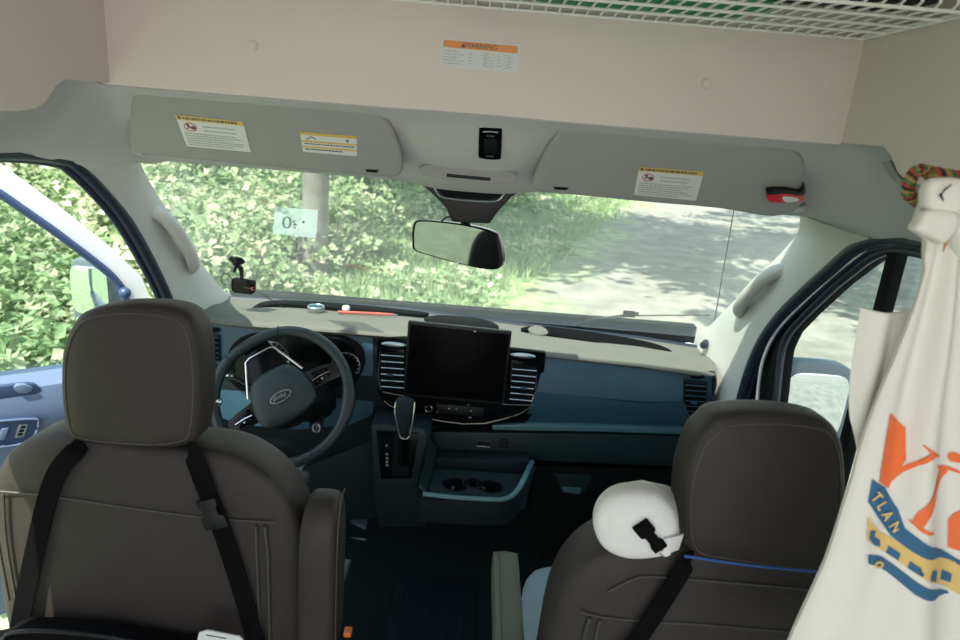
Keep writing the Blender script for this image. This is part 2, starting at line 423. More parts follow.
def build_door(k, f, inward, frame_m, label, bar):
    icl_, IC = (icr, ICR) if bar else (icl, IC_L)
    d = bpy.data.objects.new('door_%d' % k, None); C.objects.link(d); d.location = f(0, 0); ORG[d.name] = f(0, 0); d['kind'] = 'structure'; d['label'] = label
    ext = (f(0, 0, -.03)-f(0, 0, 0))
    b = B(); ring(b, [f(*p) for p in OC], [f(*p) for p in IC], ext); obj('door_frame', b, frame_m, d)
    b = B(); tube(b, smooth([f(u+.0, z, .004) for u, z in resample(icl_, 40)], 2, False), .011 if k == 1 else .010, 8); obj('glass_seal', b, seal_b if k == 1 else seal_m, d, ang=60)
    b = B(); q = [f(u-.004, z, -.012) for u, z in IC]
    prism(b, q, ext*.12); obj('door_glass', b, side_glass, d)
    # trimmed lower panel: sill shelf, upper roll, lower bin
    b = B()
    sec = [(.0, .83), (.035, .835), (.07, .815), (.085, .76), (.080, .70), (.055, .64), (.055, .45), (.10, .38), (.10, .25), (.02, .10), (-.04, .10), (-.05, .83)]
    rows = [[f(u, z + (.02*(u-.4) if z > .6 else 0), o) for o, z in sec] for u in (.075, .12, .3, .55, .8, 1.1, 1.14)]
    vs = loft(b, rows, True); b.faces.new(vs[0]); b.faces.new(vs[-1][::-1])
    obj('door_panel', b, door_m, d, ang=35)
    if bar:
        b = B(); prism(b, [f(.618, .83, .012), (f(.652, .83, .012)), f(.652, 1.43, .012), f(.618, 1.43, .012)], ext*.8, .003); obj('divider_bar', b, matte_black, d)
        b = B(); tube(b, smooth([at(x, y, X=.868) for x, y in ((754, 440), (757, 403), (763, 360), (781, 326), (827, 281), (873, 245), (895, 240), (930, 240))], 5, False), .005, 8); obj('painted_edge', b, white_paint, d)
        b = B(); ring(b, [f(u-.055, z+.028, .006) for u, z in IC], [f(u-.005, z+.003, .006) for u, z in IC], ext*.2); obj('inner_frame_trim', b, matte_black, d)
    return d
d1 = build_door(1, ld, 1, white_paint, 'open white driver door with grey trim panel tinted for blue skylight', False)
d2 = build_door(2, rd, 1, matte_black, 'closed passenger door with black window frame', True)
b = B(); kc = atp(125, 293, HP+DN*.03, DN); lathe(b, [(.0001, -.02), (.010, -.018), (.016, -.008), (.017, 0), (.014, .010), (.007, .015), (.0001, .017)], kc, tuple(DN), 16); obj('frame_bumper', b, seal_b, d1)
# fittings on the driver door
def dpts(pts, off): 
    return [atp(px, py, HP+DN*off, DN) for px, py in pts]
b = B(); prism(b, smooth(dpts([(-30, 392), (0, 387), (30, 384), (40, 388), (38, 394), (20, 398), (-30, 403)], .075), 3), -DN*.02, .002); o1 = obj('sill_dish', b, door_d, d1)
b = B(); prism(b, smooth(dpts([(14, 387), (24, 385), (33, 388), (28, 393), (18, 393)], .083), 3), -DN*.02, .002); obj('lock_knob', b, door_m, o1)
b = B(); prism(b, smooth(dpts([(-30, 424), (0, 420), (34, 418), (39, 422), (36, 434), (24, 443), (0, 448), (-30, 450)], .092), 3), -DN*.02, .003); o1 = obj('handle_recess', b, door_d, d1)
b = B(); tube(b, dpts([(-30, 425), (0, 421), (34, 419), (38.5, 423), (35, 434), (24, 443), (0, 447)], .095), .003, 6, sm=3); obj('recess_rim', b, door_m, o1)
b = B(); prism(b, dpts([(19, 425), (28, 424), (24, 437), (15, 438)], .099), -DN*.01, .001); sw = obj('window_switch', b, satin, o1)
b = B()
for c in ((23, 427.5), (21.5, 431), (20, 434.5)): prism(b, dpts([(c[0]-2, c[1]-1), (c[0]+3, c[1]-1.4), (c[0]+2.4, c[1]+1), (c[0]-2.6, c[1]+1.2)], .1005), -DN*.003)
obj('switch_marking', b, gloss, sw)
b = B(); prism(b, dpts([(2, 429), (9, 428), (5, 440), (-3, 441)], .099), -DN*.01, .002); obj('inner_handle', b, door_m, o1)
# outside mirrors belong to their doors
mh_m = M('mirror_shell', (.13, .17, .20), .6)
def mirror(d, f, s, u0, z0, out, w=.115, hh=.17):
    c = f(u0, z0, -out)
    X_ = V((-s, 0, 0)); 
    if s < 0: X_ = (f(0, 0, 1)-f(0, 0, 0)).normalized()
    fw = V((0, 1, 0)) if s > 0 else V((X_.y, -X_.x, 0)).normalized()*(-1)
    if fw.y < 0: fw = -fw
    if s < 0:
        fw = -(DA*.75+DN*.66).normalized(); X_ = V((fw.y, -fw.x, 0)).normalized()
    def sq(w, h, n=24, e=.42): return [c + X_*(w*math.copysign(abs(cos(a))**e, cos(a))) + V((0, 0, h*math.copysign(abs(sin(a))**e, sin(a)))) for a in [2*pi*k/n for k in range(n)]]
    b = B(); puff(b, sq(w, hh), -fw, .012, .09, 5); mh = obj('mirror_housing', b, mh_m, d)
    tilt = -fw + X_*.10*1 + V((0, 0, -.18)); 
    b = B(); prism(b, [p - fw*.0135 + V((0, 0, hh*.2)) for p in sq(w*(.84 if s > 0 else .95), hh*.62)], fw*.003, .001); obj('mirror_pane', b, mirror_m, mh)
    b = B(); prism(b, [p - fw*.0135 + V((0, 0, -hh*.68)) for p in sq(w*.84, hh*.19)], fw*.003, .001); obj('wide_mirror_pane', b, mirror_m, mh)
    b = B(); tube(b, [c - V((0, 0, .12)) + X_*(.08 if s > 0 else .0) + fw*.03, f(u0-.02, z0-.12, -.02)], .03, 10); obj('mirror_arm', b, door_d, mh)
mq = atp(93, 298, HP-DN*.16, DN); mirror(d1, ld, -1, (mq-HP).dot(DA), mq.z, .16, .066, .125)
mirror(d2, rd, 1, .10, .825, .20)

# ================================================================== DASHBOARD
da = thing('dashboard', 'wide charcoal dashboard tinted for blue skylight with grey top pad under the windscreen', 'dashboard', (0, 1.1, 0))
# body
bm = B()
sec = [(.945, .935), (1.20, .925), (1.30, .80), (1.30, .45), (1.05, .40), (.98, .50), (.95, .60), (.935, .75)]
rows = [[(x, y, z-(0 if x < 0 else .035*x)) for y, z in sec] for x in (-.81, -.4, 0, .4, .81)]
vs = loft(bm, rows, True); bm.faces.new(vs[0]); bm.faces.new(vs[-1][::-1]); obj('body', bm, dash_d, da)
# top pad
yr = [(-.82, .945), (-.70, .925), (.75, .925), (.82, .95)]
bm = B(); rows = []
for i in range(-40, 41):
    x = i/40*.815; y0 = interp(yr, x); z0 = interp(zr, x)
    zf = z0-.012
    sx_ = lambda r: [(x_*(1+.10*max(0, (y_-.95)/.27)), y_, z_) for x_, y_, z_ in r]
    rows.append(sx_([(x, y0+.03, z0-.028), (x, y0+.006, z0-.024), (x, y0-.003, z0-.014), (x, y0, z0-.005), (x, y0+.012, z0), (x, y0+.06, z0+.004), (x, lerp(y0, 1.2, .5), z0+.004), (x, 1.13, zf+.004), (x, 1.215, zf), (x, 1.22, zf-.03)]))
vs = loft(bm, rows, True); bm.faces.new(vs[0]); bm.faces.new(vs[-1][::-1]); obj('top_pad', bm, dash_t, da, ang=50)
def ztop(x, y): return interp(zr, x)+(.004 if y < 1.1 else -.006)
def slot(px_pts, lift=.0025): return smooth([at(px, py, Z=interp(zr, at(px, py, Y=1.08).x)+lift) for px, py in px_pts], 4)
b = B(); prism(b, slot([(521, 328), (545, 326), (600, 333), (650, 342), (672, 351), (664, 355), (630, 348), (580, 340), (540, 333)], .004), (0, 0, -.02), .001); obj('storage_recess', b, strap_m, da)  # flat slab; its near-black colour stands in for shade inside the recess
b = B(); prism(b, slot([(251, 309), (262, 302), (285, 300), (340, 303), (420, 311), (418, 314), (340, 308), (285, 304), (264, 306)], .004), (0, 0, -.02), .001); obj('demister_slot', b, matte_black, da)
b = B(); prism(b, slot([(424, 318), (440, 315), (480, 318), (499, 326), (484, 328), (440, 324)], .006), (0, 0, -.02), .002); obj('screen_hood', b, matte_black, da)
b = B(); prism(b, slot([(528, 329), (536, 325), (545, 328), (548, 333), (538, 334)], .006), (0, 0, -.01), .002); obj('sensor_bump', b, dash_t, da)
# fascia
panel('left_fascia', [(206, 323), (300, 329), (373, 335), (374, 400), (373, 415), (350, 425), (300, 430), (240, 425), (212, 415)], .938, .05, dash_m, da)
b = B(); prism(b, smooth(P([(228, 352), (245, 336), (285, 331), (330, 333), (357, 343), (365, 358), (361, 374), (350, 384), (300, 392), (245, 392), (228, 375)], .930), 4), (0, .03, 0), .006)
cl = obj('cluster_hood', b, matte_black, da)
b = B(); prism(b, smooth(P([(238, 354), (250, 341), (285, 336), (330, 338), (352, 347), (359, 359), (355, 372), (345, 380), (300, 387), (250, 387), (236, 374)], .925), 4), (0, .01, 0), .002)
ip = obj('instrument_display', b, gloss, cl)
for cx, cy, rr in ((272, 358, 17), (346, 366, 14)):
    c = at(cx, cy, Y=.922); rad = (at(cx+rr, cy, Y=.922)-c).length
    b = B(); tube(b, [c+V((rad*cos(a), 0, rad*sin(a))) for a in [R(-30+240*k/30) for k in range(31)]], .0011, 5)
    for k in range(13):
        a = R(-30+20*k); tube(b, [c+V((rad*.82*cos(a), 0, rad*.82*sin(a))), c+V((rad*.95*cos(a), 0, rad*.95*sin(a)))], .0008, 4)
    obj('gauge_scale', b, satin, ip)
def vent(name, rim, slats, Y, mrim, mslat, knob=None):
    o = panel(name, rim, Y, .03, mrim, da, .003)
    q = P(rim, Y-.001); c = sum(q, V())/len(q)
    prm = B(); prism(prm, [c+(p-c)*.86 for p in q], (0, .012, 0), .001); obj('vent_cavity', prm, matte_black, o)
    for (x0, y0, x1, y1) in slats:
        b = B(); tube(b, [at(x0, y0, Y=Y-.006), at(x1, y1, Y=Y-.006)], .0024, 6, flat=.7); obj('vent_slat', b, mslat, o)
    if knob:
        b = B(); a = at(*knob, Y=Y-.010); box(b, a-V((.010, .003, .004)), a+V((.010, .003, .004)), .002); obj('vent_tab', b, dash_m, o)
    return o
vent('side_vent', [(207, 334), (219, 335), (220, 362), (208, 361)], [(208, 337+5*k, 219, 338+5*k) for k in range(5)], .930, dash_d, dash_m)
b = B(); prism(b, smooth(P([(206, 329), (217, 328), (220, 331), (216, 333), (207, 333)], .932), 3), (0, .01, 0), .001); obj('demister_outlet', b, matte_black, da)
# centre stack
st = panel('centre_stack', [(377, 338), (404, 337), (470, 344), (546, 353), (543, 388), (537, 410), (522, 428), (470, 431), (440, 428), (408, 418), (384, 404), (377, 392)], .915, .06, gloss, da, .005)
vl = vent('centre_vent', [(379, 348), (405, 350), (404, 397), (380, 391)], [(381, 355+6.3*k, 404, 356.6+6.3*k) for k in range(6)], .910, gloss, satin, (390, 375))
vr = vent('centre_vent', [(511, 360), (540, 364), (534, 405), (508, 401)], [(512.5-.6*k, 369+6*k, 536.5-.9*k, 371+6*k) for k in range(6)], .910, gloss, satin, (524, 388))
for o_, cx, cy in ((vl, 394, 344.5), (vr, 523, 355.5)):
    b = B(); puff(b, [at(cx+13*cos(2*pi*k/16), cy+2.6*sin(2*pi*k/16)+cos(2*pi*k/16)*1, Y=.908) for k in range(16)], (0, -1, 0), .008, .004, 3, 5); obj('vent_wheel', b, satin, o_)
b = B(); tube(b, P([(384, 401), (390, 406), (400, 409.5), (415, 416), (443, 421.5), (464, 424), (485, 423.5), (506, 418.5), (522, 413), (533, 405)], .908), [.002, .0026, .0022, .003, .0032, .0036, .0044, .0042, .003, .0016], 8, flat=.8); obj('chrome_swoosh', b, chrome, st)
for q, r_ in (([(383, 392), (392, 394), (404, 396)], .0016), ([(503, 404.5), (520, 405), (534, 405.2)], .0016), ([(380, 352), (378.5, 375), (380.5, 390)], .0014), ([(537, 372), (535.5, 392), (531, 403)], .0014)):
    b = B(); tube(b, P(q, .908), r_, 6); obj('chrome_edging', b, chrome, st)
c = at(429, 407.5, Y=.905)
b = B(); lathe(b, [(.0001, -.012), (.009, -.012), (.0095, -.008), (.0095, .004)], c, (0, 1, 0), 24); kn = obj('volume_knob', b, gloss, st)
b = B(); tube(b, [c+V((.0105*cos(2*pi*k/24), -.011, .0105*sin(2*pi*k/24))) for k in range(24)], .0014, 6, True); obj('knob_ring', b, chrome, kn)
panel('button_bar', [(436, 404), (484, 408), (483, 417), (437, 413)], .909, .01, blackp, st, .002)
for x, y, s_ in ((449, 408.5, 1.6), (456.5, 409, 1.6), (471, 411, 2), (468, 399.5, 4), (468.5, 405, 1.6), (437, 412.5, 1), (470, 417.5, 3)):
    b = B(); box(b, at(x, y, Y=.905)-V((s_*.0024*.6, .001, .0012)), at(x, y, Y=.905)+V((s_*.0024*.6, .001, .0012))); obj('button_marking', b, satin, st)
# screen
sc = panel('centre_screen', [(408, 321.5), (512, 332), (503.5, 405), (403, 396)], .86, .022, blackp, da, .005)
panel('screen_glass', [(410.5, 324.5), (509.5, 334.5), (501.5, 402), (405.3, 393.5)], .8585, .002, screen_m, sc, .0005)
b = B(); box(b, at(475, 331.5, Y=.857)-V((.003, 0, .0015)), at(475, 331.5, Y=.857)+V((.003, .002, .0015))); obj('screen_sensor', b, satin, sc)
box(bm := B(), at(430, 370, Y=.88)-V((.0, 0, .05)), at(490, 380, Y=.92)+V((0, 0, .05)), .01); obj('screen_bracket', bm, blackp, sc)
# passenger side
panel('upper_fascia', [(546, 353, .93), (600, 361, .93), (684, 374, .93), (683, 402, .90), (640, 402, .90), (536, 392, .90)], .93, .04, dash_m, da, .003)
panel('lower_fascia', [(537, 391, .902), (640, 403, .902), (684, 402, .902), (694, 427, .925), (600, 425, .925), (523, 423, .925), (528, 412, .91)], .93, .04, dash_m, da, .003)
panel('trim_strip', [(492, 425.5), (530, 424), (600, 426), (694, 429), (692, 435), (600, 432), (530, 431), (492, 430)], .905, .03, lip_m, da, .004)
panel('lower_band', [(430, 432), (530, 433), (692, 436), (690, 467), (600, 464), (528, 460), (428, 462)], .915, .05, console_m, da, .006)
panel('end_panel', [(683, 372), (712, 376), (712, 424), (706, 470), (690, 470), (690, 428), (681, 424)], .930, .05, dash_m, da, .004)
vent('side_vent', [(685, 380), (708, 382), (706, 421), (683, 419)], [(685.5-.2*k, 385+5.2*k, 706.5-.3*k, 386.5+5.2*k) for k in range(7)], .922, dash_d, dash_m, (694, 403))
b = B(); prism(b, smooth(P([(690, 375), (700, 374), (705, 377), (700, 379), (691, 378)], .927), 3), (0, .01, 0), .001); obj('demister_outlet', b, matte_black, da)
gl = panel('glove_box', [(534, 466), (690, 470), (690, 575), (540, 560), (530, 500)], .93, .05, matte_black, da, .006)
panel('glove_box_recess', [(555, 473.5), (593, 475), (583, 496), (562, 493)], .926, .01, console_m, gl, .003)
panel('glove_box_handle', [(562, 487), (582, 488.5), (580, 494.5), (563.5, 492.5)], .922, .01, lip_m, gl, .003)
b = B(); c = at(713, 401, Y=.93); lathe(b, [(.0001, -.012), (.011, -.012), (.013, 0), (.013, .03)], c, (0, 1, 0), 16); obj('end_knob', b, seal_m, da)
# centre console
panel('console_column', [(370, 425), (430, 430), (424, 497), (426, 528), (378, 528), (374, 500)], .80, .18, dash_d, da, .01)
panel('gear_surround', [(371, 426), (424, 430), (428, 437), (417, 485), (377, 485)], .785, .02, console_m, da, .005)
gp = panel('gear_plate', [(376, 431), (419, 434), (411, 479), (381, 479)], .778, .01, gloss, da, .003)
for i, ch in enumerate('PRNDM'):
    c = at(386.8+.1*i, (446, 454.5, 458.3, 462, 465.5)[i], Y=.776); b = B(); text(b, ch, c, (1, 0, 0), (0, 0, 1), .010, .001); obj('gear_lettering', b, white_l, gp)
panel('gear_slot', [(394, 438), (413, 440), (408, 476), (392, 475)], .774, .008, matte_black, gp, .002)
# open tray with cup holders
tz = .552
tr = [at(433, 478, Z=tz), at(517, 484, Z=tz), at(508, 500, Z=tz), at(425, 494.5, Z=tz)]
tr = [V((-.055, .84, tz)), V((.225, .84, tz)), V((.235, .73, tz)), V((.17, .668, tz)), V((-.06, .668, tz))]
b = B(); prism(b, tr, (0, 0, -.05))
me = bpy.data.meshes.new('t'); b.to_mesh(me); b.free(); to = bpy.data.objects.new('t', me); C.objects.link(to)
cups = [(.018, .748, .040), (.070, .765, .030), (.122, .752, .040)]
for cx, cy, cr_ in cups:
    b = B(); lathe(b, [(cr_, -.045), (cr_, .02)], (cx, cy, tz), seg=28); m2 = bpy.data.meshes.new('c'); b.to_mesh(m2); b.free()
    co = bpy.data.objects.new('c', m2); C.objects.link(co)
    md = to.modifiers.new('b', 'BOOLEAN'); md.object = co; md.operation = 'DIFFERENCE'; md.solver = 'EXACT'
dg = bpy.context.evaluated_depsgraph_get(); dg.update()
m3 = bpy.data.meshes.new_from_object(to.evaluated_get(dg)); b = B(); b.from_mesh(m3)
for o_ in [o_ for o_ in C.objects if o_.name in ('t', 'c') or o_.name.startswith('c.')]: bpy.data.objects.remove(o_)
ty = obj('cup_tray', b, console_m, da, ang=30)
for cx, cy, cr_ in cups:
    b = B(); tube(b, [V((cx+cr_*cos(2*pi*k/28), cy+cr_*sin(2*pi*k/28), tz+.001)) for k in range(28)], .0025, 6, True); ch_ = obj('cup_holder_rim', b, blackp, ty)
    b = B(); lathe(b, [(.0001, -.048), (cr_-.001, -.048), (cr_-.001, -.002), (cr_-.004, -.002), (cr_-.004, -.045), (.0001, -.045)], (cx, cy, tz), seg=28); obj('cup_well', b, matte_black, ch_)
for px, py in ((437, 489), (453, 487), (483.5, 487.5)):
    b = B(); c = at(px, py, Z=tz-.004); box(b, c-V((.004, .003, .010)), c+V((.004, .003, .002)), .001); obj('cup_grip', b, satin, ty)
panel('tray_back', [(436, 458), (530, 462), (524, 482), (434, 478)], .85, .06, dash_d, da, .004)
panel('tray_side', [(428, 440, .80), (436, 452, .84), (434, 478, .84), (426, 495, .67), (420, 486, .70)], .8, .03, console_m, da, .004)
b = B(); tube(b, [at(423, 494, Y=.662), at(455, 497.5, Y=.660), at(490, 499.5, Y=.660), at(505, 499, Y=.662), at(515, 493, Y=.672), at(523, 481, Y=.70), at(528, 470, Y=.76), at(532, 462, Y=.86)], .0085, 8, sm=5, flat=.9); obj('tray_lip', b, lip_m, da, ang=60)
b = B(); q = [at(421, 497, Y=.664), at(455, 499, Y=.662), at(492, 501, Y=.662), at(507, 500, Y=.665), at(518, 494, Y=.68), at(528, 476, Y=.75), at(533, 466, Y=.87)]
q2 = [V((p.x-(.01 if i > 3 else 0), p.y+.01, min(p.z-.075, .50))) for i, p in enumerate(q)]
loft(b, [q, [a.lerp(c_, .5)-V((0, .004, 0)) for a, c_ in zip(q, q2)], q2, [V((p.x, p.y+.1, p.z-.02)) for p in q2]]); thick(b, .01); obj('tray_front', b, dash_d, da, ang=50)
panel('usb_port', [(477, 440), (491, 441), (490, 447), (477, 446)], .912, .005, blackp, da, .001)
b = B(); tube(b, P([(477, 440), (491, 441), (490, 447), (477, 446)], .911), .0009, 5, True); obj('usb_port_edge', b, satin, da)
c = at(504.5, 444, Y=.910); b = B(); lathe(b, [(.0001, -.004), (.008, -.004), (.010, -.008), (.0165, -.008), (.0175, 0), (.0175, .01)], c, (0, 1, 0), 24); so = obj('power_socket', b, blackp, da)
b = B(); tube(b, [c+V((.0165*cos(2*pi*k/24), -.0075, .0165*sin(2*pi*k/24))) for k in range(24)], .0014, 6, True); obj('socket_ring', b, console_m, so)
b = B(); box(b, c+V((-.002, -.010, -.002)), c+V((.002, -.008, .001))); obj('socket_mark', b, satin, so)
# steering column and knee panel
panel('knee_panel', [(205, 430), (300, 470), (372, 440), (376, 520), (330, 520), (215, 500)], .96, .04, dash_d, da, .01)
b = B(); tube(b, [(-.483, .74, .80), (-.483, .95, .715)], [.085, .10], 16, flat=.8); colm = obj('steering_column', b, matte_black, da)
c = at(317.5, 426, Y=.80)
b = B(); tube(b, [c+V((0, -.012, 0)), c+V((-.03, .12, .0))], .022, 14); ic = obj('ignition_barrel', b, blackp, da)
b = B(); tube(b, [c+V((.0105*cos(2*pi*k/24), -.014, .0135*sin(2*pi*k/24))) for k in range(24)], .003, 6, True); box(b, c+V((-.0015, -.014, -.006)), c+V((.0015, -.012, .006))); obj('ignition_ring', b, satin, ic)
# ================================================================== GEAR LEVER
gs = thing('gear_lever', 'automatic gear lever with dark grip and chrome sides beside the screen', 'gear lever', at(404, 462, Y=.765))
def kn_(x, y, Y=.70): return at(x, y, Y=Y)
b = B(); puff(b, smooth(P([(397, 399), (404, 397), (412, 399), (414.5, 404), (413, 415), (410, 428), (408, 436), (400.5, 436), (398, 428), (395.5, 415), (394.5, 404)], .71), 4), (0, -1, 0), .022, .022, 3, 7, ); obj('grip', b, dash_d, gs)
b = B(); tube(b, P([(396, 402), (395, 412), (398, 427), (400.5, 437.5), (408.5, 438), (411, 428), (414, 412), (415, 402)], .694), .0026, 8, sm=4); obj('chrome_edge', b, chrome, gs)
b = B(); tube(b, [at(404.5, 437, Y=.71), at(404, 462, Y=.765)], [.013, .017], 12); obj('boot', b, gloss, gs)

# ================================================================== STEERING WHEEL
SC = V((-.483, .675, .832)); ax = V((0, -cos(R(28)), sin(R(28)))); wx = V((1, 0, 0)); wy = V((0, sin(R(28)), cos(R(28))))
A0 = R(215)
ex, ey = wx*cos(A0)+wy*sin(A0), -wx*sin(A0)+wy*cos(A0)     # the wheel is turned more than half way round
def sw_(u, v, h=0): return SC + ex*u + ey*v + ax*h
swt = thing('steering_wheel', 'black leather steering wheel turned past half lock with oval badge', 'steering wheel', SC)
RW = .186
pts = []; rr = []
for k in range(72):
    a = 2*pi*k/72; dd = abs(((math.degrees(a)-90+180) % 360)-180)
    fl = 1-.05*math.exp(-((abs(((math.degrees(a)-270+180) % 360)-180))/28)**2)
    pts.append(sw_(RW*fl*cos(a), RW*fl*sin(a)))
    rr.append(.0155+.004*math.exp(-((min(abs(math.degrees(a)-38), abs(math.degrees(a)-142)))/14)**2))
b = B(); tube(b, pts, rr, 14, True, up=ax); obj('rim', b, M('wheel_leather', (.010, .020, .023), .45, bump=.3, bscale=500), swt, ang=60)
for a in (R(20), R(160), R(245), R(295), R(90)):
    e = [.0163, .0163]; p_ = sw_(RW*cos(a)*.985, RW*sin(a)*.985); t_ = (-ex*sin(a)+ey*cos(a)); rad = (ex*cos(a)+ey*sin(a))
    b = B(); tube(b, [p_+rad*(.0168*cos(q))+ax*(.0168*sin(q)) for q in [2*pi*k/14 for k in range(14)]], .0009, 4, True); obj('rim_seam', b, matte_black, swt)
hub = [(-.085, .045), (-.06, .066), (0, .074), (.06, .066), (.085, .045), (.088, .0), (.074, -.045), (.05, -.075), (0, -.082), (-.05, -.075), (-.074, -.045), (-.088, 0)]
b = B(); puff(b, smooth([sw_(u, v, -.01) for u, v in hub], 4), ax, .028, .04, 4, 8); hb = obj('airbag_cover', b, M('hub_plastic', (.010, .021, .024), .5, bump=.2, bscale=600), swt, ang=60)
b = B(); lathe(b, [(.06, -.07), (.09, -.03)], SC, ax, 24); obj('hub_back', b, matte_black, swt)
for s in (-1, 1):
    b = B(); prism(b, [sw_(s*u, v, -.004) for u, v in ((.07, .030), (.12, .028), (.178, .035), (.180, -.008), (.13, -.022), (.075, -.03))], -ax*.022, .004); sp = obj('spoke', b, blackp, swt)
    b = B(); prism(b, [sw_(s*u, v, .002) for u, v in ((.092, .024), (.140, .022), (.146, -.008), (.096, -.016))], -ax*.012, .003); bp = obj('button_pad', b, gloss, sp)
    b = B(); tube(b, [sw_(s*u, v, .003) for u, v in ((.094, .006), (.118, .004), (.145, .006))], .0017, 6); obj('button_divider', b, chrome, bp)
    for u, v in ((.105, .015), (.120, .014), (.135, .014), (.105, -.006), (.120, -.005), (.134, -.003)):
        b = B(); box(b, V((-.003, -.002, -.002)), V((.003, .002, .002)), .0005)
        for q in b.verts: q.co = sw_(s*u+q.co.x, v+q.co.z, .003+q.co.y)
        obj('button', b, satin if v > .01 and u == .120 else blackp, bp)
b = B(); prism(b, [sw_(u, v, -.006) for u, v in ((-.058, -.055), (.058, -.055), (.046, -.125), (.034, -.172), (-.034, -.172), (-.046, -.125))], -ax*.018, .004); lsp = obj('lower_spoke', b, gloss, swt)
b = B(); tube(b, [sw_(u, v, -.003) for u, v in ((-.085, -.040), (-.066, -.085), (-.044, -.135), (-.030, -.140), (.030, -.140), (.044, -.135), (.066, -.085), (.085, -.040))], .0032, 8, flat=.7, up=ax); obj('chrome_outline', b, chrome, lsp)
EC = (0, 0.004)
b = B(); puff(b, [sw_(.031*cos(2*pi*k/32), .004+.0135*sin(2*pi*k/32), .0175) for k in range(32)], ax, .0025, .004, 4, 5); em = obj('badge', b, M('badge_blue', (.010, .022, .035), .3), hb)
b = B(); tube(b, [sw_(.0305*cos(2*pi*k/40), .004+.013*sin(2*pi*k/40), .0195) for k in range(40)], .0019, 6, True, up=ax); obj('badge_ring', b, chrome, em)
b = B(); text(b, 'Ford', sw_(0, .004, .0212), ex, ey, .017, .001, 1.15, .35); obj('badge_lettering', b, chrome, em)
b = B(); tube(b, [(-.56, .76, .80), at(238, 378, Y=.77), at(229, 374, Y=.765)], [.008, .009, .011], 10); stk = thing('indicator_stalk', 'dark indicator stalk behind the left half of the steering wheel', 'stalk', (-.56, .76, .80)); obj('stalk_arm', b, blackp, stk)
b = B(); p_ = at(229, 375.5, Y=.758); box(b, p_-V((.012, .002, .003)), p_+V((.012, .002, .003)), .001); obj('stalk_marking', b, satin, stk)
kb = thing('turning_knob', 'small shiny knob clamped to the steering wheel rim beside the driver headrest', 'knob', at(216, 408, Y=.70))
b = B(); c = at(218, 402, Y=.66); lathe(b, [(.0001, -.013), (.008, -.010), (.0125, 0), (.0105, .007), (.005, .012), (.005, .02)], c, (-.6, .75, -.2), 16); obj('knob_ball', b, chrome, kb)
b = B(); tube(b, [c+V((-.004, .01, -.002)), sw_(RW*cos(R(-31)), RW*sin(R(-31)), .006)], .007, 8); obj('clamp', b, satin, kb)

# ================================================================== SEATS
def seat(name, label, hr_px, hr_Y, back_px, bY, cx, posts, tone):
    t = thing(name, label, 'seat', (cx, bY+.25, 0), 'front seats')
    n = V((0, -1, .06)).normalized()
    ho = P(hr_px, hr_Y); hc = sum(ho, V())/len(ho)
    ho = smooth([V((hc.x+(p.x-hc.x)*.955, p.y, hc.z+(p.z-hc.z)*.965)) for p in ho], 4)
    b = B(); puff(b, ho, n, .035, .075, 4.5, 10); hr = obj('headrest', b, seat_m, t, ang=70)
    c = sum(ho, V())/len(ho)
    b = B(); tube(b, [c + (p-c)*.90 + n*.0288 for p in ho], .0012, 5, True); obj('seam', b, stitch_m, hr)
    for px, py in posts:
        p = at(px, py, Y=hr_Y+.02)
        b = B(); tube(b, [p+V((0, 0, -.06)), p+V((0, 0, .05))], .007, 10); obj('headrest_post', b, chrome, t)
        b = B(); lathe(b, [(.012, -.012), (.024, -.010), (.026, 0), (.022, .008), (.012, .010)], p+V((0, -.005, -.02)), (0, 0, 1), 16); obj('post_collar', b, blackp, t)
    bo = smooth([V((p[0], bY, p[1])) for p in back_px], 4)
    b = B(); puff(b, bo, n, .055, .10, 5.5, 12, cen=(cx, bY, .80)); bk = obj('backrest', b, seat_m, t, ang=70)
    return t, hr, bk, n
# driver
hrL = [(95, 304), (138, 298.5), (182, 303), (202, 318), (209, 352), (210, 395), (207, 425), (200, 441), (170, 446), (138, 445), (100, 442), (76, 436), (69, 420), (65, 385), (67, 345), (78, 317)]
cxL = -.527
half = [(0, 1.02), (.12, 1.025), (.185, 1.003), (.235, .955), (.262, .88), (.270, .76), (.270, .60), (.25, .46), (.12, .43)]
outl = lambda c, dz, sk=.06: [(c+x, z+dz-x*sk) for x, z in half] + [(c-x, z+dz+x*sk) for x, z in half[1:][::-1]]
bYL = .045
sL, hL, bL, nL = seat('driver_seat', 'dark brown driver seat with large headrest in front of the steering wheel', hrL, .02, [(cxL+(x-cxL)*1.06, z) for x, z in outl(cxL, .0)], bYL, cxL, ((82, 445), (186, 452)), 0)
YS = bYL-.0565
def sb(px, py, Y): return at(px, py, Y=Y)
b = B()
tube(b, [sb(x, y, YS) for x, y in ((-20, 490), (40, 495), (130, 508), (200, 517), (275, 523))], .0016, 5, sm=4)
obj('stitching', b, stitch_m, bL)
b = B(); b.free()
for q in (((256, 526), (257, 560), (259, 610), (262, 660)), ((265, 526), (268, 560), (269, 610), (270, 660)), ((3, 494), (6, 540), (16, 600)), ((-6, 494), (-2, 540), (9, 600))):
    b = B(); tube(b, [sb(x, y, YS) for x, y in q], .003, 6, sm=4); obj('pocket_piping', b, seat_side, bL)
b = B(); puff(b, smooth([V((-.212, y, z)) for y, z in ((-.04, .60), (-.045, .75), (-.04, .885), (-.01, .935), (.03, .942), (.06, .925), (.07, .86), (.065, .70), (.05, .60))], 4), (1, 0, 0), .034, .036, 5, 8); ar = obj('armrest', b, seat_m, sL, ang=70)
b = B(); tube(b, [V((-.178, y, z)) for y, z in ((-.025, .62), (-.03, .75), (-.026, .89), (0, .945), (.03, .95))], .0011, 5, sm=4); obj('seam', b, stitch_m, ar)
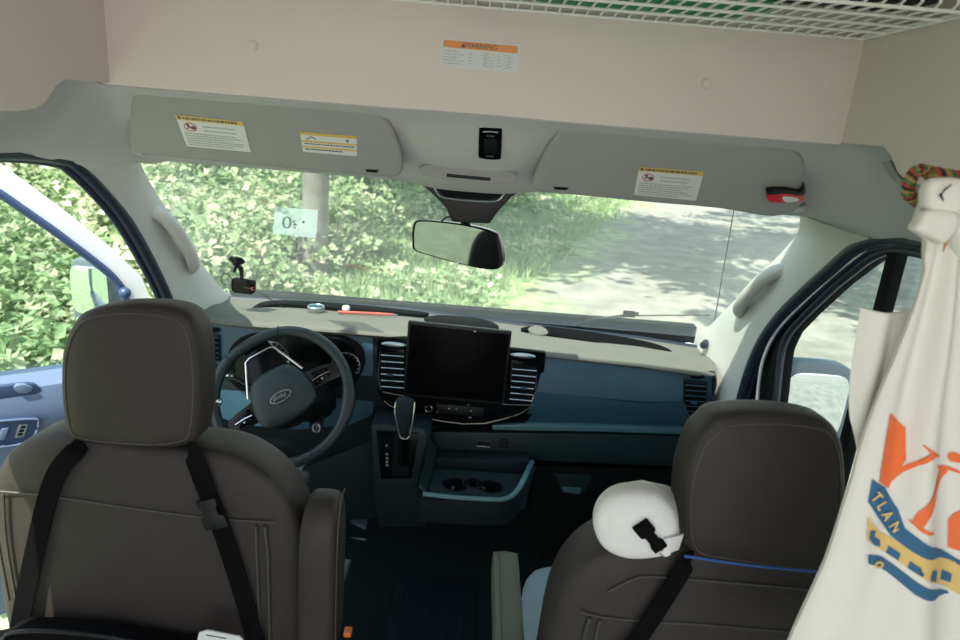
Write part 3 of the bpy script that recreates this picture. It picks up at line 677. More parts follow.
def cushion(c, yb): 
    b = B(); puff(b, smooth([V((c+x, y, .42)) for x, y in ((-.25, yb), (0, yb-.02), (.25, yb), (.262, yb+.25), (.24, yb+.45), (.15, yb+.50), (0, yb+.51), (-.15, yb+.50), (-.24, yb+.45), (-.262, yb+.25))], 4), (0, 0, 1), .09, .07, 4.5, 8); return b
o_ = obj('seat_cushion', cushion(cxL, .12), cushion_m, sL, ang=70, label='grey cloth seat cushion')
obj('pedestal', box(B(), (cxL-.2, .16, 0), (cxL+.2, .55, .37), .02), matte_black, sL)
b = B(); box(b, (-.232, .10, .30), (-.212, .14, .52), .005); obj('belt_buckle', b, blackp, sL)
b = B(); p_ = at(348, 632, Y=.15); box(b, p_-V((.008, .01, .006)), p_+V((.008, .01, .006)), .002); obj('buckle_button', b, M('buckle_orange', (.7, .16, .03), .5), sL)
# passenger
hrR = [(700, 418), (716, 407), (765, 404.5), (815, 410), (832, 420), (841, 445), (843, 490), (840, 535), (832, 556), (815, 566), (790, 566), (755, 562), (715, 556), (690, 552), (678, 542), (673, 515), (676, 470), (688, 432)]
cxR = .462
sR, hR, bR, nR = seat('passenger_seat', 'dark brown passenger seat with headrest below the hanging white shirt', hrR, -.10, outl(cxR, -.045, .03), -.07, cxR, ((693, 562), (803, 578)), 0)
YR = -.07-.0565
b = B(); tube(b, [at(x, y, Y=YR) for x, y in ((608, 592), (635, 579), (655, 577), (720, 582), (830, 592))], .0016, 5, sm=4)
tube(b, [at(x, y, Y=YR) for x, y in ((580, 612), (600, 617), (650, 622), (720, 626), (830, 636))], .0016, 5, sm=4); obj('stitching', b, stitch_m, bR)
for q in (((590, 618), (586, 630), (580, 655)), ((600, 620), (597, 632), (593, 655))):
    b = B(); tube(b, [at(x, y, Y=YR) for x, y in q], .003, 6, sm=3); obj('pocket_piping', b, seat_side, bR)
b = B(); puff(b, smooth([V((x, y, .69)) for x, y in ((.115, -.10), (.112, .05), (.112, .20), (.118, .215), (.14, .22), (.162, .215), (.168, .20), (.168, .05), (.165, -.10), (.14, -.11))], 3), (0, 0, 1), .032, .04, 5, 8); ar = obj('armrest', b, M('armrest_vinyl', (.10, .115, .09), .45, bump=.4, bscale=420), sR, ang=70)
b = B(); tube(b, [V((.1255, y, .7215)) for y in (-.09, .0, .1, .19)], .0011, 5); obj('seam', b, stitch_m, ar)
obj('seat_cushion', cushion(cxR, .0), cushion_m, sR, ang=70, label='pale grey cloth seat cushion')
obj('pedestal', box(B(), (cxR-.2, .02, 0), (cxR+.2, .42, .37), .02), matte_black, sR)

# seat back organisers hanging from straps
og = thing('seat_organizer', 'black organizer strapped behind the driver headrest with side release buckle', 'organizer', (cxL, -.03, .5), 'seat back organizers')
b = B(); ribbon(b, [at(84, 441, Y=.02), at(76, 450, Y=-.012), at(58, 472, Y=-.016), at(46, 505, Y=-.016), at(32, 565, Y=-.018), at(17, 640, Y=-.022)], .033, (0, -1, 0), .0025); obj('strap', b, strap_m, og)
b = B(); ribbon(b, [at(186, 446, Y=.02), at(193, 455, Y=-.012), at(206, 488, Y=-.016), at(222, 530, Y=-.018), at(243, 595, Y=-.02), at(258, 650, Y=-.022)], .033, (0, -1, 0), .0025); so = obj('strap', b, strap_m, og)
def buckle(bm, c, d, nrm, L, W_, T):
    d = V(d).normalized(); s = d.cross(V(nrm)).normalized()
    f = lambda a, w: V(c)+d*(L*a)+s*(W_*w)
    prism(bm, [f(-.5, -.42), f(-.30, -.42), f(-.18, -.30), (f(.05, -.30)), f(.1, -.5), f(.5, -.5), f(.5, .5), f(.1, .5), f(.05, .30), f(-.18, .30), f(-.30, .42), f(-.5, .42)], V(nrm)*T, .0015)
b = B(); d_ = at(222, 530, Y=-.02)-at(203, 485, Y=-.02); buckle(b, at(213, 512, Y=-.02), d_, (0, -1, 0), .058, .042, .010); obj('buckle', b, blackp, so)
b = B(); q = [at(x, y, Y=-.028) for x, y in ((-60, 640), (10, 627), (24, 618), (60, 616), (120, 622), (170, 632), (215, 641), (250, 650))]; q = smooth(q, 3, False) + [V((-.26, -.028, .40)), V((-.80, -.028, .40))]
prism(b, q, (0, -.035, 0), .006); bo = obj('pouch', b, strap_m, og)
b = B(); tube(b, [p+V((0, -.037, 0)) for p in q[:-2]], .004, 8); obj('pouch_piping', b, blackp, bo)
b = B(); p_ = [at(x, y, Y=-.066) for x, y in ((199, 633), (207, 630.5), (240, 637), (246, 645), (243, 652), (196, 645))]; prism(b, p_, (0, .003, 0)); pt = obj('paper_tag', b, white_l, bo)
b = B(); tube(b, [at(206, 635, Y=-.0665), at(226, 638.5, Y=-.0665)], .0012, 4); obj('tag_print', b, print_m, pt)
og2 = thing('seat_organizer', 'black strap of the organizer hung behind the passenger headrest', 'organizer', (cxR, -.15, .5), 'seat back organizers')
b = B(); ribbon(b, [at(694, 552, Y=-.08), at(688, 560, Y=-.13), at(676, 580, Y=-.135), at(656, 612, Y=-.137), at(628, 655, Y=-.14), at(606, 690, Y=-.14)], .030, (0, -1, 0), .0025); obj('strap', b, strap_m, og2)
b = B(); prism(b, [V((.20, -.14, .38)), V((.70, -.14, .38)), V((.70, -.14, .62)), V((.20, -.14, .62))], (0, -.03, 0), .006); obj('pouch', b, strap_m, og2)
# blue cord round the headrest posts
b = B(); pts = [at(lerp(684, 820, k/40), lerp(556, 572, k/40)+1.5*sin(k/40*pi), Y=-.155) for k in range(41)]; tube(b, pts, [.0026 if k % 2 else .0018 for k in range(41)], 6)
tag(obj('beaded_cord', b, M('blue_cord', (.03, .09, .28), .3), None, loc=tuple(pts[20])), 'thin blue beaded cord tied under the passenger headrest', 'cord')
# neck pillow
pw = thing('neck_pillow', 'round white plush neck pillow beside the passenger headrest', 'neck pillow', at(635, 555, Y=-.13))
b = B(); puff(b, smooth(P([(593, 524), (597, 505), (612, 492), (634, 488), (655, 491), (670, 503), (677, 520), (676, 538), (668, 550), (650, 555), (625, 555), (603, 545)], -.15), 4), (-.12, -1, .1), .030, .06, 2.6, 10); body = obj('pillow_body', b, plush, pw, ang=80)
b = B(); tube(b, [at(640, 512, Y=-.10), at(662, 515, Y=-.05), at(690, 522, Y=-.02), at(730, 530, Y=.01)], [.05, .05, .045, .035], 16, sm=0); obj('pillow_arm', b, plush, pw, ang=80)
b = B(); d_ = at(664, 551, Y=-.183)-at(638, 520, Y=-.183); buckle(b, at(650, 535, Y=-.179), -d_, (-.1, -1, .1), .056, .026, .008); obj('buckle', b, strap_m, pw)
b = B(); ribbon(b, [at(660, 549, Y=-.175), at(669, 545, Y=-.178), at(681, 541, Y=-.16)], .026, (-.2, -1, .1), .004); obj('loop', b, plush, pw)
b = B(); c = at(665, 553, Y=-.18); tube(b, [c+V((.006*cos(2*pi*k/14), 0, .006*sin(2*pi*k/14))) for k in range(14)], .0014, 6, True); obj('ring', b, chrome, pw)

# ================================================================== SUN VISORS, OVERHEAD
VN = V((0, -.794, -.608)); VP = V((0, .345, 1.612))
def vp(px, py, off=0): return atp(px, py, VP+VN*off, VN)
def text_lines(bm, q, rows, cols=((.06, .94),), h=.35, jit=.3):
    """rows of printed words on the quad q (tl, tr, br, bl)"""
    tl, tr_, br, bl = q
    pt = lambda u, v: tl.lerp(tr_, u).lerp(bl.lerp(br, u), v)
    nrm = (tr_-tl).cross(bl-tl).normalized()
    if nrm.y > 0: nrm = -nrm
    for v0, v1 in rows:
        for c0, c1 in cols:
            e = c1-random.random()*jit*(c1-c0); u = c0
            while u < e:
                w_ = min(e, u+random.uniform(.02, .07))
                prism(bm, [pt(u, v0)+nrm*.001, pt(w_, v0)+nrm*.001, pt(w_, v1)+nrm*.001, pt(u, v1)+nrm*.001], nrm*.0004); u = w_+.012
def quad(bm, q, u0, v0, u1, v1, off, th=.0004):
    tl, tr_, br, bl = q; pt = lambda u, v: tl.lerp(tr_, u).lerp(bl.lerp(br, u), v)
    nrm = (tr_-tl).cross(bl-tl).normalized()
    if nrm.y > 0: nrm = -nrm
    prism(bm, [pt(u0, v0)+nrm*off, pt(u1, v0)+nrm*off, pt(u1, v1)+nrm*off, pt(u0, v1)+nrm*off], nrm*th)
def picto(bm, q, u, v, r, bars=True):
    tl, tr_, br, bl = q; pt = lambda a, b_: tl.lerp(tr_, a).lerp(bl.lerp(br, a), b_)
    nrm = (tr_-tl).cross(bl-tl).normalized(); nrm = -nrm if nrm.y > 0 else nrm
    c = pt(u, v)+nrm*.0012; a, d = (tr_-tl).normalized(), (bl-tl).normalized()
    tube(bm, [c+a*(r*cos(2*pi*k/24))+d*(r*.8*sin(2*pi*k/24)) for k in range(24)], .0008, 5, True)
    tube(bm, [c-a*(r*.7)-d*(r*.55), c+a*(r*.7)+d*(r*.55)], .0008, 5)
    return c, a, d, nrm
def airbag_label(q, par):
    b = B(); quad(b, q, 0, 0, 1, 1, .0004); lb = obj('warning_label', b, white_l, par, label='white label with yellow band and airbag text')
    b = B(); quad(b, q, 0, 0, 1, .14, .0009); obj('yellow_band', b, yellow_l, lb)
    b = B(); text_lines(b, q, [(.035, .105)], ((.10, .93),), jit=.1); quad(b, q, .03, .02, .07, .12, .0012); 
    b2 = B(); text_lines(b2, q, [(.27, .31), (.40, .44)], ((.36, .95),)); text_lines(b2, q, [(.53+.075*k, .565+.075*k) for k in range(6)], ((.05, .95),)); obj('fine_print', b2, print_g, lb)
    c = B(); cc, a, d, nn = picto(c, q, .17, .34, .0125); obj('no_child_seat_ring', c, red_m, lb)
    tube(b, [cc-a*.007+d*.004, cc-a*.003-d*.001, cc+a*.002+d*.003, cc+a*.007-d*.002], .0014, 5); lathe(b, [(.0001, 0), (.003, 0), (.003, .001), (.0001, .001)], cc-a*.004-d*.005, nn, 10); lathe(b, [(.0001, 0), (.0045, 0), (.0045, .001), (.0001, .001)], cc+a*.006+d*.001, nn, 12)
    obj('label_print', b, print_m, lb)
def visor(name, label, px, pivot):
    t = thing(name, label, 'sun visor', vp(*pivot), 'sun visors')
    q = smooth([vp(*p) for p in px], 3)
    b = B(); puff(b, q, VN, .010, .010, 9, 7); bd = obj('visor_body', b, visor_m, t, ang=70); 
    return t, bd
vL, vLb = visor('sun_visor', 'long grey sun visor with two warning labels above the steering wheel', [(150, 88), (135, 92), (131, 115), (131, 145), (139, 151), (205, 158), (300, 167), (380, 174), (397, 174), (403, 167), (401, 150), (394, 130), (384, 116), (366, 108), (300, 101), (220, 93)], (140, 90))
vR, vRb = visor('sun_visor', 'long grey sun visor with one warning label above the passenger side', [(566, 127), (556, 133), (545, 150), (536, 170), (532, 182), (538, 189), (570, 192), (640, 199), (720, 206), (772, 214), (798, 205), (804, 192), (804, 165), (798, 152), (780, 146), (720, 140), (640, 132)], (800, 150))
airbag_label([vp(*p, .0105) for p in ((175, 114.5), (243, 121.5), (251, 152), (187, 146))], vLb)
airbag_label([vp(*p, .0105) for p in ((639, 166.5), (704, 171.5), (696, 200.5), (634, 194.5))], vRb)
q = [vp(*p, .0105) for p in ((300, 131.5), (357, 136), (357, 156), (303, 151.5))]
b = B(); quad(b, q, 0, 0, 1, 1, .0004); lb = obj('handling_label', b, white_l, vLb, label='small white label with yellow bars')
b = B(); quad(b, q, 0, 0, 1, .13, .0009); quad(b, q, 0, .40, 1, .48, .0009); quad(b, q, 0, .68, 1, .75, .0009); obj('yellow_band', b, yellow_l, lb)
b = B(); text_lines(b, q, [(.53, .58), (.80, .86)], ((.05, .95),)); tube(b, [lerp(q[0], q[1], .1).lerp(lerp(q[3], q[2], .1), .34)+VN*.001, lerp(q[0], q[1], .19).lerp(lerp(q[3], q[2], .19), .2)+VN*.001, lerp(q[0], q[1], .27).lerp(lerp(q[3], q[2], .27), .32)+VN*.001], .0012, 5); lathe(b, [(.0001, 0), (.003, 0), (.003, .001), (.0001, .001)], lerp(q[0], q[1], .83).lerp(lerp(q[3], q[2], .83), .27)+VN*.0008, VN, 12); obj('label_print', b, print_m, lb)
for par, c, w_ in ((vLb, (372, 171), 7), (vRb, (561, 188.5), 8)):
    b = B(); prism(b, [vp(c[0]-w_, c[1]-1.5, .011), vp(c[0]+w_, c[1]-.8, .011), vp(c[0]+w_*.7, c[1]+2, .011), vp(c[0]-w_*.7, c[1]+1.3, .011)], -VN*.006, .001); obj('visor_clip', b, blackp, par)
for s, par in ((-1, vL), (1, vR)):
    p0 = vp(*((139, 152) if s < 0 else (797, 210))); b = B(); tube(b, [p0+V((-s*.01, .0, 0)), p0+V((s*.02, .015, .004)), p0+V((s*.035, .05, .02))], .007, 8, sm=3); obj('visor_pivot', b, headl, par)
# red clip-on light
cl_ = thing('clip_light', 'small red and black pen light clipped to the passenger sun visor', 'clip light', vp(787, 197, .02))
b = B(); prism(b, smooth([vp(x, y, .022) for x, y in ((768, 195), (774, 191.5), (800, 193.5), (804, 197), (802, 201.5), (785, 203), (769, 202))], 3), -VN*.012, .003); obj('red_body', b, red_m, cl_)
b = B(); prism(b, smooth([vp(x, y, .024) for x, y in ((768, 190.5), (785, 190), (800, 192), (803.5, 185), (805.5, 188), (803, 196), (785, 194), (769, 195))], 3), -VN*.010, .002); obj('black_clip', b, blackp, cl_)
b = B(); prism(b, smooth([vp(x, y, .0235) for x, y in ((783, 197), (796, 198), (799, 201), (786, 202.5))], 3), -VN*.004, .001); obj('lens', b, white_l, cl_)

# bulkhead warning sticker
wq = P([(441.5, 37.5), (520.5, 44.5), (518.5, 73.5), (439.5, 66)], .3145)
ws_ = thing('warning_sticker', 'white warning sticker with orange header on the beige panel above the mirror', 'sticker', wq[3])
b = B(); quad(b, wq, 0, 0, 1, 1, .0002); sk = obj('sticker_paper', b, white_l, ws_)
b = B(); quad(b, wq, .03, .07, .97, .32, .0008); oh = obj('orange_header', b, orange_l, sk)
ux = (wq[1]-wq[0]).normalized(); uy = (wq[0]-wq[3]).normalized()
pt = lambda u, v: wq[0].lerp(wq[1], u).lerp(wq[3].lerp(wq[2], u), v)
b = B(); text(b, 'WARNING', pt(.50, .20)+V((0, -.0015, 0)), ux, uy, .0125, .0005, 1.05)
c = pt(.28, .20)+V((0, -.0015, 0)); prism(b, [c-ux*.004-uy*.004, c+ux*.004-uy*.004, c+uy*.004], (0, -.0004, 0)); obj('header_lettering', b, print_m, oh)
b = B(); text_lines(b, wq, [(.42+.11*k, .445+.11*k) for k in range(5)], ((.04, .30),), jit=.3); text_lines(b, wq, [(.48+.11*k, .505+.11*k) for k in range(4)], ((.36, .42), (.54, .60), (.72, .78), (.85, .93)), jit=.3); text_lines(b, wq, [(.42+.11*k, .44+.11*k) for k in range(5)], ((.56, .70), (.80, .92)), jit=.5); obj('fine_print', b, print_g, sk)

# overhead console with black switch, slot lamp and camera housing
oc = thing('overhead_console', 'grey overhead console with black slot between the two sun visors', 'overhead console', at(465, 175, Y=.50))
b = B(); q = smooth(P([(420, 168), (430, 164.5), (470, 167), (508, 171), (516, 176), (512, 183), (490, 184), (462, 181), (432, 177), (421, 174)], .440), 3); prism(b, q, (0, .03, 0), .003); obj('lamp_panel', b, visor_m, oc)
panel('lamp_slot', [(446, 173.5), (491, 177.8), (490, 181), (447, 177)], .438, .01, gloss, oc, .001)
kk = thing('overhead_switch', 'black upright rocker switch module on the headliner between the visors', 'switch', at(490, 143, Y=.40))
def KP(pts, Y, dy=.06): return [at(x, y, Y=Y) for x, y in pts]
SO = .012
q = smooth([vp(x, y, SO) for x, y in [(480, 128), (490, 127.3), (500, 128.5), (502, 131), (501, 156), (499, 159.5), (488, 159.5), (480, 158), (478.5, 155), (479, 131)]], 3)
b = B(); prism(b, q, -VN*.035, .003); sb_ = obj('switch_housing', b, gloss, kk)
b = B(); prism(b, [vp(x, y, SO+.002) for x, y in [(484, 139), (497, 140), (496, 154), (484, 153)]], -VN*.01, .001); obj('rocker', b, blackp, sb_)
VU = V((0, -.608, .794))
b = B(); tube(b, [vp(x, y, SO+.001) for x, y in [(483, 131.8), (490, 131.5), (498, 132.5)]], .0012, 6); obj('switch_highlight_line', b, satin, sb_)
b = B(); prism(b, [vp(x, y, SO+.0012) for x, y in ((486.5, 135.4), (494.5, 136), (494.5, 137.2), (486.5, 136.6))], -VN*.001); obj('switch_marking', b, satin, sb_)
b = B(); prism(b, [vp(x, y, SO+.0012) for x, y in ((485.5, 155.6), (493.5, 156.2), (493.5, 157.4), (485.5, 156.8))], -VN*.001); obj('switch_marking', b, satin, sb_)
ch = thing('camera_housing', 'dark tapering camera housing at the top of the windscreen behind the mirror', 'camera housing', at(470, 195, Y=.62))
b = B()
top = [at(x, y, Y=.585) for x, y in ((408, 174), (530, 185))]
prism(b, P([(407, 172), (430, 176), (512, 184), (532, 184), (512, 197), (498, 212), (490, 224), (452, 222), (446, 208), (430, 192)], .60), (0, .07, 0), .006); hs = obj('housing_shell', b, blackp, ch)
b = B(); prism(b, P([(433, 180), (506, 186), (500, 197), (488, 200), (446, 197), (438, 190)], .594), (0, .01, 0), .003); obj('housing_inset', b, matte_black, hs)
b = B(); tube(b, P([(431, 180), (436, 191), (446, 198), (488, 201.5), (501, 198), (507, 186.5)], .592), .0022, 6, sm=3); obj('housing_trim', b, satin, hs)
rm = thing('rear_view_mirror', 'black rear view mirror hanging tilted in the middle of the windscreen', 'mirror', at(462, 222, Y=.64))
b = B(); tube(b, [at(464, 212, Y=.645), at(466, 222, Y=.69), at(462, 238, Y=.725)], [.016, .013, .014], 12); obj('stem', b, blackp, rm)
b = B(); tube(b, P([(441, 222), (446, 217.5), (453, 217), (458, 222)], .64), .0022, 6, sm=4); obj('cable', b, blackp, rm)
mp0 = at(457, 244, Y=.69); mn = V((-.40, -.91, .03)).normalized()
def mp(px, py, off=0): return atp(px, py, mp0+mn*off, mn)
mo = smooth([mp(*p) for p in ((418, 220), (440, 221), (470, 225), (492, 231), (499, 239), (502.5, 256), (501, 266), (492, 269.5), (465, 265), (432, 256), (415, 250), (413, 240), (413.5, 227))], 4)
b = B(); puff(b, mo, mn, .008, .03, 7, 8); mb = obj('mirror_body', b, gloss, rm, ang=60)
mc = sum(mo, V())/len(mo)
b = B(); prism(b, [mc+(p-mc)*.93+mn*.0085 for p in mo], -mn*.002); obj('mirror_pane', b, mirror_d, mb)
b = B(); p_ = mp(457, 263, .0095); box(b, p_-V((.004, .001, .0015)), p_+V((.004, .001, .0015))); obj('mirror_sensor', b, satin, mb)

# ================================================================== WINDSCREEN ACCESSORIES
def wsY(z): return interp([(.937, 1.225), (1.482, .58)], z)-.006
dc = thing('dash_camera', 'small black dash camera on a suction mount low on the windscreen', 'camera', at(242, 290, Y=1.0))
p_ = at(240, 258, Y=1.0); cupc = V((p_.x, wsY(p_.z)-.004, p_.z)); WN = V((0, -.65, -.77)).normalized(); WN = V((0, -.64, -.77)).normalized()
b = B(); lathe(b, [(.024, 0), (.024, .004), (.016, .010), (.008, .018), (.006, .02)], cupc, WN, 20); obj('suction_cup', b, blackp, dc)
b1 = at(241, 268, Y=1.005); b2 = at(242, 278, Y=1.0)
b = B(); tube(b, [cupc+WN*.015, b1, b2], [.006, .008, .006], 8); tube(b, [at(234, 272, Y=1.0), at(236, 266, Y=1.0)], .005, 8); obj('mount_arm', b, blackp, dc)
b = B(); prism(b, P([(231, 279), (235, 278), (254, 281.5), (254.5, 292), (251, 295), (234, 293), (231, 290)], .99), (0, .022, 0), .003); cb = obj('camera_body', b, gloss, dc)
b = B(); prism(b, P([(251, 287), (253, 287.3), (253, 291), (251, 290.7)], .988), (0, .003, 0)); obj('camera_light', b, M('camera_red', (.25, .03, .02), .5), cb)
b = B(); tube(b, [at(x, y, Y=.995) for x, y in ((232, 279), (225, 273), (221, 279), (224, 284), (236, 286))] + [at(254, 290, Y=.985), at(265, 296, Y=.98), at(278, 304, Y=1.0), at(284, 308, Y=1.02)], .0013, 5, sm=5); obj('camera_cable', b, blackp, dc)
zc = at(295, 222, Y=.83)
b = B(); q = [wsp(*p) for p in ((275, 207), (318, 210), (316, 238), (273, 234))]; prism(b, q, (0, -.001, 0))
stk_m = bpy.data.materials.new('sticker_film'); stk_m.use_nodes = True
_n = stk_m.node_tree; _t = _n.nodes.new('ShaderNodeBsdfTransparent'); _x = _n.nodes.new('ShaderNodeMixShader'); _x.inputs[0].default_value = .38
_p = _n.nodes['Principled BSDF']; _p.inputs['Base Color'].default_value = (.62, .74, .70, 1)
_tl = _n.nodes.new('ShaderNodeBsdfTranslucent'); _tl.inputs['Color'].default_value = (.75, .88, .84, 1)
_x2 = _n.nodes.new('ShaderNodeMixShader'); _x2.inputs[0].default_value = .5
_n.links.new(_p.outputs[0], _x2.inputs[1]); _n.links.new(_tl.outputs[0], _x2.inputs[2])
_n.links.new(_t.outputs[0], _x.inputs[1]); _n.links.new(_x2.outputs[0], _x.inputs[2]); _n.links.new(_x.outputs[0], _n.nodes['Material Output'].inputs['Surface'])
stk_p = M('sticker_ink', (.34, .46, .40), .7)
wst = thing('windscreen_sticker', 'pale square inspection sticker stuck on the windscreen above the dash camera', 'sticker', q[3])
fl = obj('sticker_film', b, stk_m, wst)
b = B(); qc = sum(q, V())/4
pt_ = lambda u, v: q[0].lerp(q[1], u).lerp(q[3].lerp(q[2], u), v)+V((0, -.0015, 0))
tube(b, [pt_(.30+.085*cos(2*pi*k/20), .50+.20*sin(2*pi*k/20)) for k in range(20)], .0028, 5, True)
for u0, v0, u1, v1 in ((.44, .42, .49, .50), (.46, .52, .53, .60), (.47, .64, .52, .70), (.66, .40, .71, .50)): prism(b, [pt_(u0, v0), pt_(u1, v0), pt_(u1, v1), pt_(u0, v1)], (0, -.0005, 0))
obj('sticker_print', b, stk_p, fl)
# dash top clutter
p_ = at(316, 311, Z=.966)
cp = thing('round_tin', 'small silver round tin on the dashboard beyond the steering wheel', 'tin', p_)
b = B(); lathe(b, [(.0001, 0), (.026, 0), (.028, .004), (.028, .016), (.026, .018), (.024, .015), (.0001, .012)], p_, seg=28); obj('tin_body', b, satin, cp)
b = B(); lathe(b, [(.0001, .0125), (.023, .0152), (.023, .0162), (.0001, .0158)], p_, seg=28); obj('tin_lid', b, dash_m, cp)
rp = thing('red_pen', 'slim red pen lying on the dashboard top pad right of the silver tin', 'pen', at(365, 313.5, Z=.968))
a_, c_ = at(338, 312, Z=.972), at(393, 314.5, Z=.970)
b = B(); tube(b, [a_, a_.lerp(c_, .75), c_], [.005, .005, .0035], 10); obj('pen_barrel', b, M('pen_red', (.50, .10, .07), .4), rp)
b = B(); tube(b, [c_, c_+(c_-a_).normalized()*.015], [.0035, .001], 8); obj('pen_tip', b, satin, rp)
tk = thing('cap', 'small white cap beside the red pen on the dashboard', 'cap', at(346, 311.5, Z=.968)); p_ = at(346, 309.5, Z=.970)
b = B(); lathe(b, [(.0001, 0), (.013, 0), (.013, .008), (.009, .013), (.0001, .014)], p_, seg=16); obj('cap_shell', b, white_l, tk)

# outside: wiper and aerial
wp = thing('windscreen_wiper', 'black wiper resting along the foot of the windscreen outside', 'wiper', (.5, 1.29, .92))
wl = lambda px, py: wsp(px, py) + V((0, .035, .03))
b = B(); tube(b, [wl(587, 330.5), wl(640, 326.5), wl(712, 326)], .0028, 6); obj('wiper_blade', b, blackp, wp)
b = B(); tube(b, [wl(560, 337)+V((0, .05, -.02)), wl(610, 330)+V((0, .02, .0)), wl(640, 325)+V((0, .01, .0))], .005, 8); obj('wiper_arm', b, blackp, wp)
b = B(); box(b, wl(630, 326)-V((.025, .006, .005)), wl(630, 323)+V((.025, .006, .002)), .003); obj('blade_joint', b, blackp, wp)
an = thing('aerial', 'thin black radio aerial standing outside beside the right pillar', 'aerial', (.934, 1.35, .88))
b = B(); tube(b, [(.934, 1.35, .90), (.926, 1.35, 1.62)], [.0028, .0015], 6); obj('aerial_rod', b, blackp, an)
b = B(); lathe(b, [(.012, -.02), (.011, .0), (.006, .03), (.003, .05)], (.934, 1.35, .88), seg=12); obj('aerial_base', b, blackp, an)
b = B(); prism(b, [(.84, 1.24, .88), (.97, 1.0, .88), (.97, 1.5, .84), (.84, 1.5, .86)], (0, 0, -.1), .02); struct('trim_9', b, white_paint)

# ================================================================== FLOOR ITEMS
fm = thing('floor_mat', 'black rubber mat on the floor between the seats', 'floor mat', (.02, .75, 0))
b = B(); prism(b, [(-.16, .2, .012), (.10, .2, .012), (.12, 1.0, .012), (-.17, 1.0, .012)], (0, 0, -.012), .004); obj('mat_sheet', b, mat_m, fm)
b = B()
for k in range(9): tube(b, [(-.13+.027*k, .24, .013), (-.14+.030*k, .97, .013)], .003, 5)
obj('mat_ribs', b, mat_m, fm)
pd = thing('accelerator_pedal', 'ribbed accelerator pedal in the driver footwell beside the console', 'pedal', (-.31, 1.05, .12))
pq = [at(354, 497, Y=1.06), at(371, 501, Y=1.06), at(366, 530, Y=1.0), at(350, 523, Y=1.0)]
b = B(); prism(b, pq, (0, .012, -.01), .004); pp = obj('pedal_pad', b, seal_m, pd)
b = B()
for k in range(6):
    t = .1+.15*k; tube(b, [pq[0].lerp(pq[3], t)+V((.006, -.004, .003)), pq[0].lerp(pq[3], t).lerp(pq[1].lerp(pq[2], t), .5)+V((0, -.006, .007)), pq[1].lerp(pq[2], t)+V((-.006, -.004, .003))], .0028, 6)
obj('pedal_rib', b, dash_m, pp)
b = B(); tube(b, [sum(pq, V())/4+V((0, .01, 0)), (-.31, 1.2, .3), (-.31, 1.36, .34)], .012, 8); obj('pedal_arm', b, blackp, pd)

# ================================================================== OVERHEAD WIRE RACK
rk = thing('wire_rack', 'white coated wire rack spanning the van above the beige front panel', 'rack', (0, .18, 1.80))
zr_ = 1.812
WRR = .0024
b = B()
for k in range(56):
    x = -.705+k*1.415/55
    tube(b, [(x, .318, zr_-.006), (x, .30, zr_), (x, .02, zr_), (x, .012, zr_+.004), (x, .010, zr_+.045)], WRR, 6)
obj('cross_wires', b, wire_m, rk)
for y, z, r_ in ((.312, zr_-.004, .003), (.235, zr_-.004, .003), (.16, zr_-.004, .003), (.085, zr_-.004, .003), (.022, zr_-.003, .003), (.008, zr_+.045, .0033)):
    b = B(); tube(b, [(-.712, y, z), (.716, y, z)], r_, 8); obj('long_rod', b, wire_m, rk)
for x in (-.714, .714):
    b = B(); tube(b, [(x, .314, zr_-.004), (x, .01, zr_-.004)], .003, 8); obj('end_rod', b, wire_m, rk)
gb = thing('green_bag', 'green folded cloth lying on the white wire rack', 'folded cloth', (.30, .22, zr_+.003))
def soft(bm, lo, hi, n=5):
    lo, hi = V(lo), V(hi); c = (lo+hi)/2; h = (hi-lo)/2
    puff(bm, [c+V((h.x*math.copysign(abs(cos(a))**.4, cos(a)), h.y*math.copysign(abs(sin(a))**.4, sin(a)), 0)) for a in [2*pi*k/32 for k in range(32)]], (0, 0, 1), h.z, h.z, n, 7)
b = B(); soft(b, (.05, .13, zr_+.0035), (.50, .30, zr_+.06)); gg = obj('folded_layers', b, green_m, gb, ang=70)
b = B(); tube(b, [(.08, .128, zr_+.03), (.28, .126, zr_+.032), (.47, .128, zr_+.03)], .004, 6); obj('fold_edge', b, green_m, gg)
for lb_, lo, hi in (('black folded jacket on the wire rack near the right wall', (.40, .03, zr_+.0035), (.70, .125, zr_+.10)), ('black pouch on the wire rack left of the green cloth', (-.06, .14, zr_+.0035), (.045, .29, zr_+.05))):
    bb = thing('black_bundle', lb_, 'bundle', ((lo[0]+hi[0])/2, (lo[1]+hi[1])/2, zr_+.003)); b = B(); soft(b, lo, hi, 4); o_ = obj('bundle_cloth', b, dark_cloth, bb, ang=70)
    b = B(); tube(b, [(lo[0]+.02, lo[1]-.001, (lo[2]+hi[2])/2), (hi[0]-.02, lo[1]-.001, (lo[2]+hi[2])/2)], .003, 6); obj('bundle_seam', b, strap_m, o_)

# ================================================================== T-SHIRT
SY = -.30
HX, HZ = .53, 1.62
def fold(x, z):
    a = math.atan2(x-HX, HZ-z+.03); h = max(0, min(1, (HZ-z)/.25))
    e = .008*sin(a*26+.6)+.006*sin(a*47+1.3+z*2)+.004*sin(a*13+z*9)
    return SY + h*e + .010*sin(z*17+x*9)*h*.4
left = [at(x, y, Y=SY) for x, y in ((927, 181), (922, 197), (913, 229), (924, 241), (925, 270), (917, 298), (906, 330), (892, 368), (876, 405), (863, 438), (856, 460), (853, 474), (842, 503), (824, 560), (790, 640), (750, 735))]
ltab = sorted([(p.z, p.x) for p in left]); ztop_, zbot = left[0].z, left[-1].z
rtab = sorted([(1.60, .56), (1.54, .60), (1.44, .68), (1.3, .78), (.85, .82)])
ts = thing('t_shirt', 'white cotton t-shirt with orange and blue print hanging at the right wall', 't-shirt', (.58, SY, zbot))
bm = B(); rows = []
NZ, NX = 110, 56
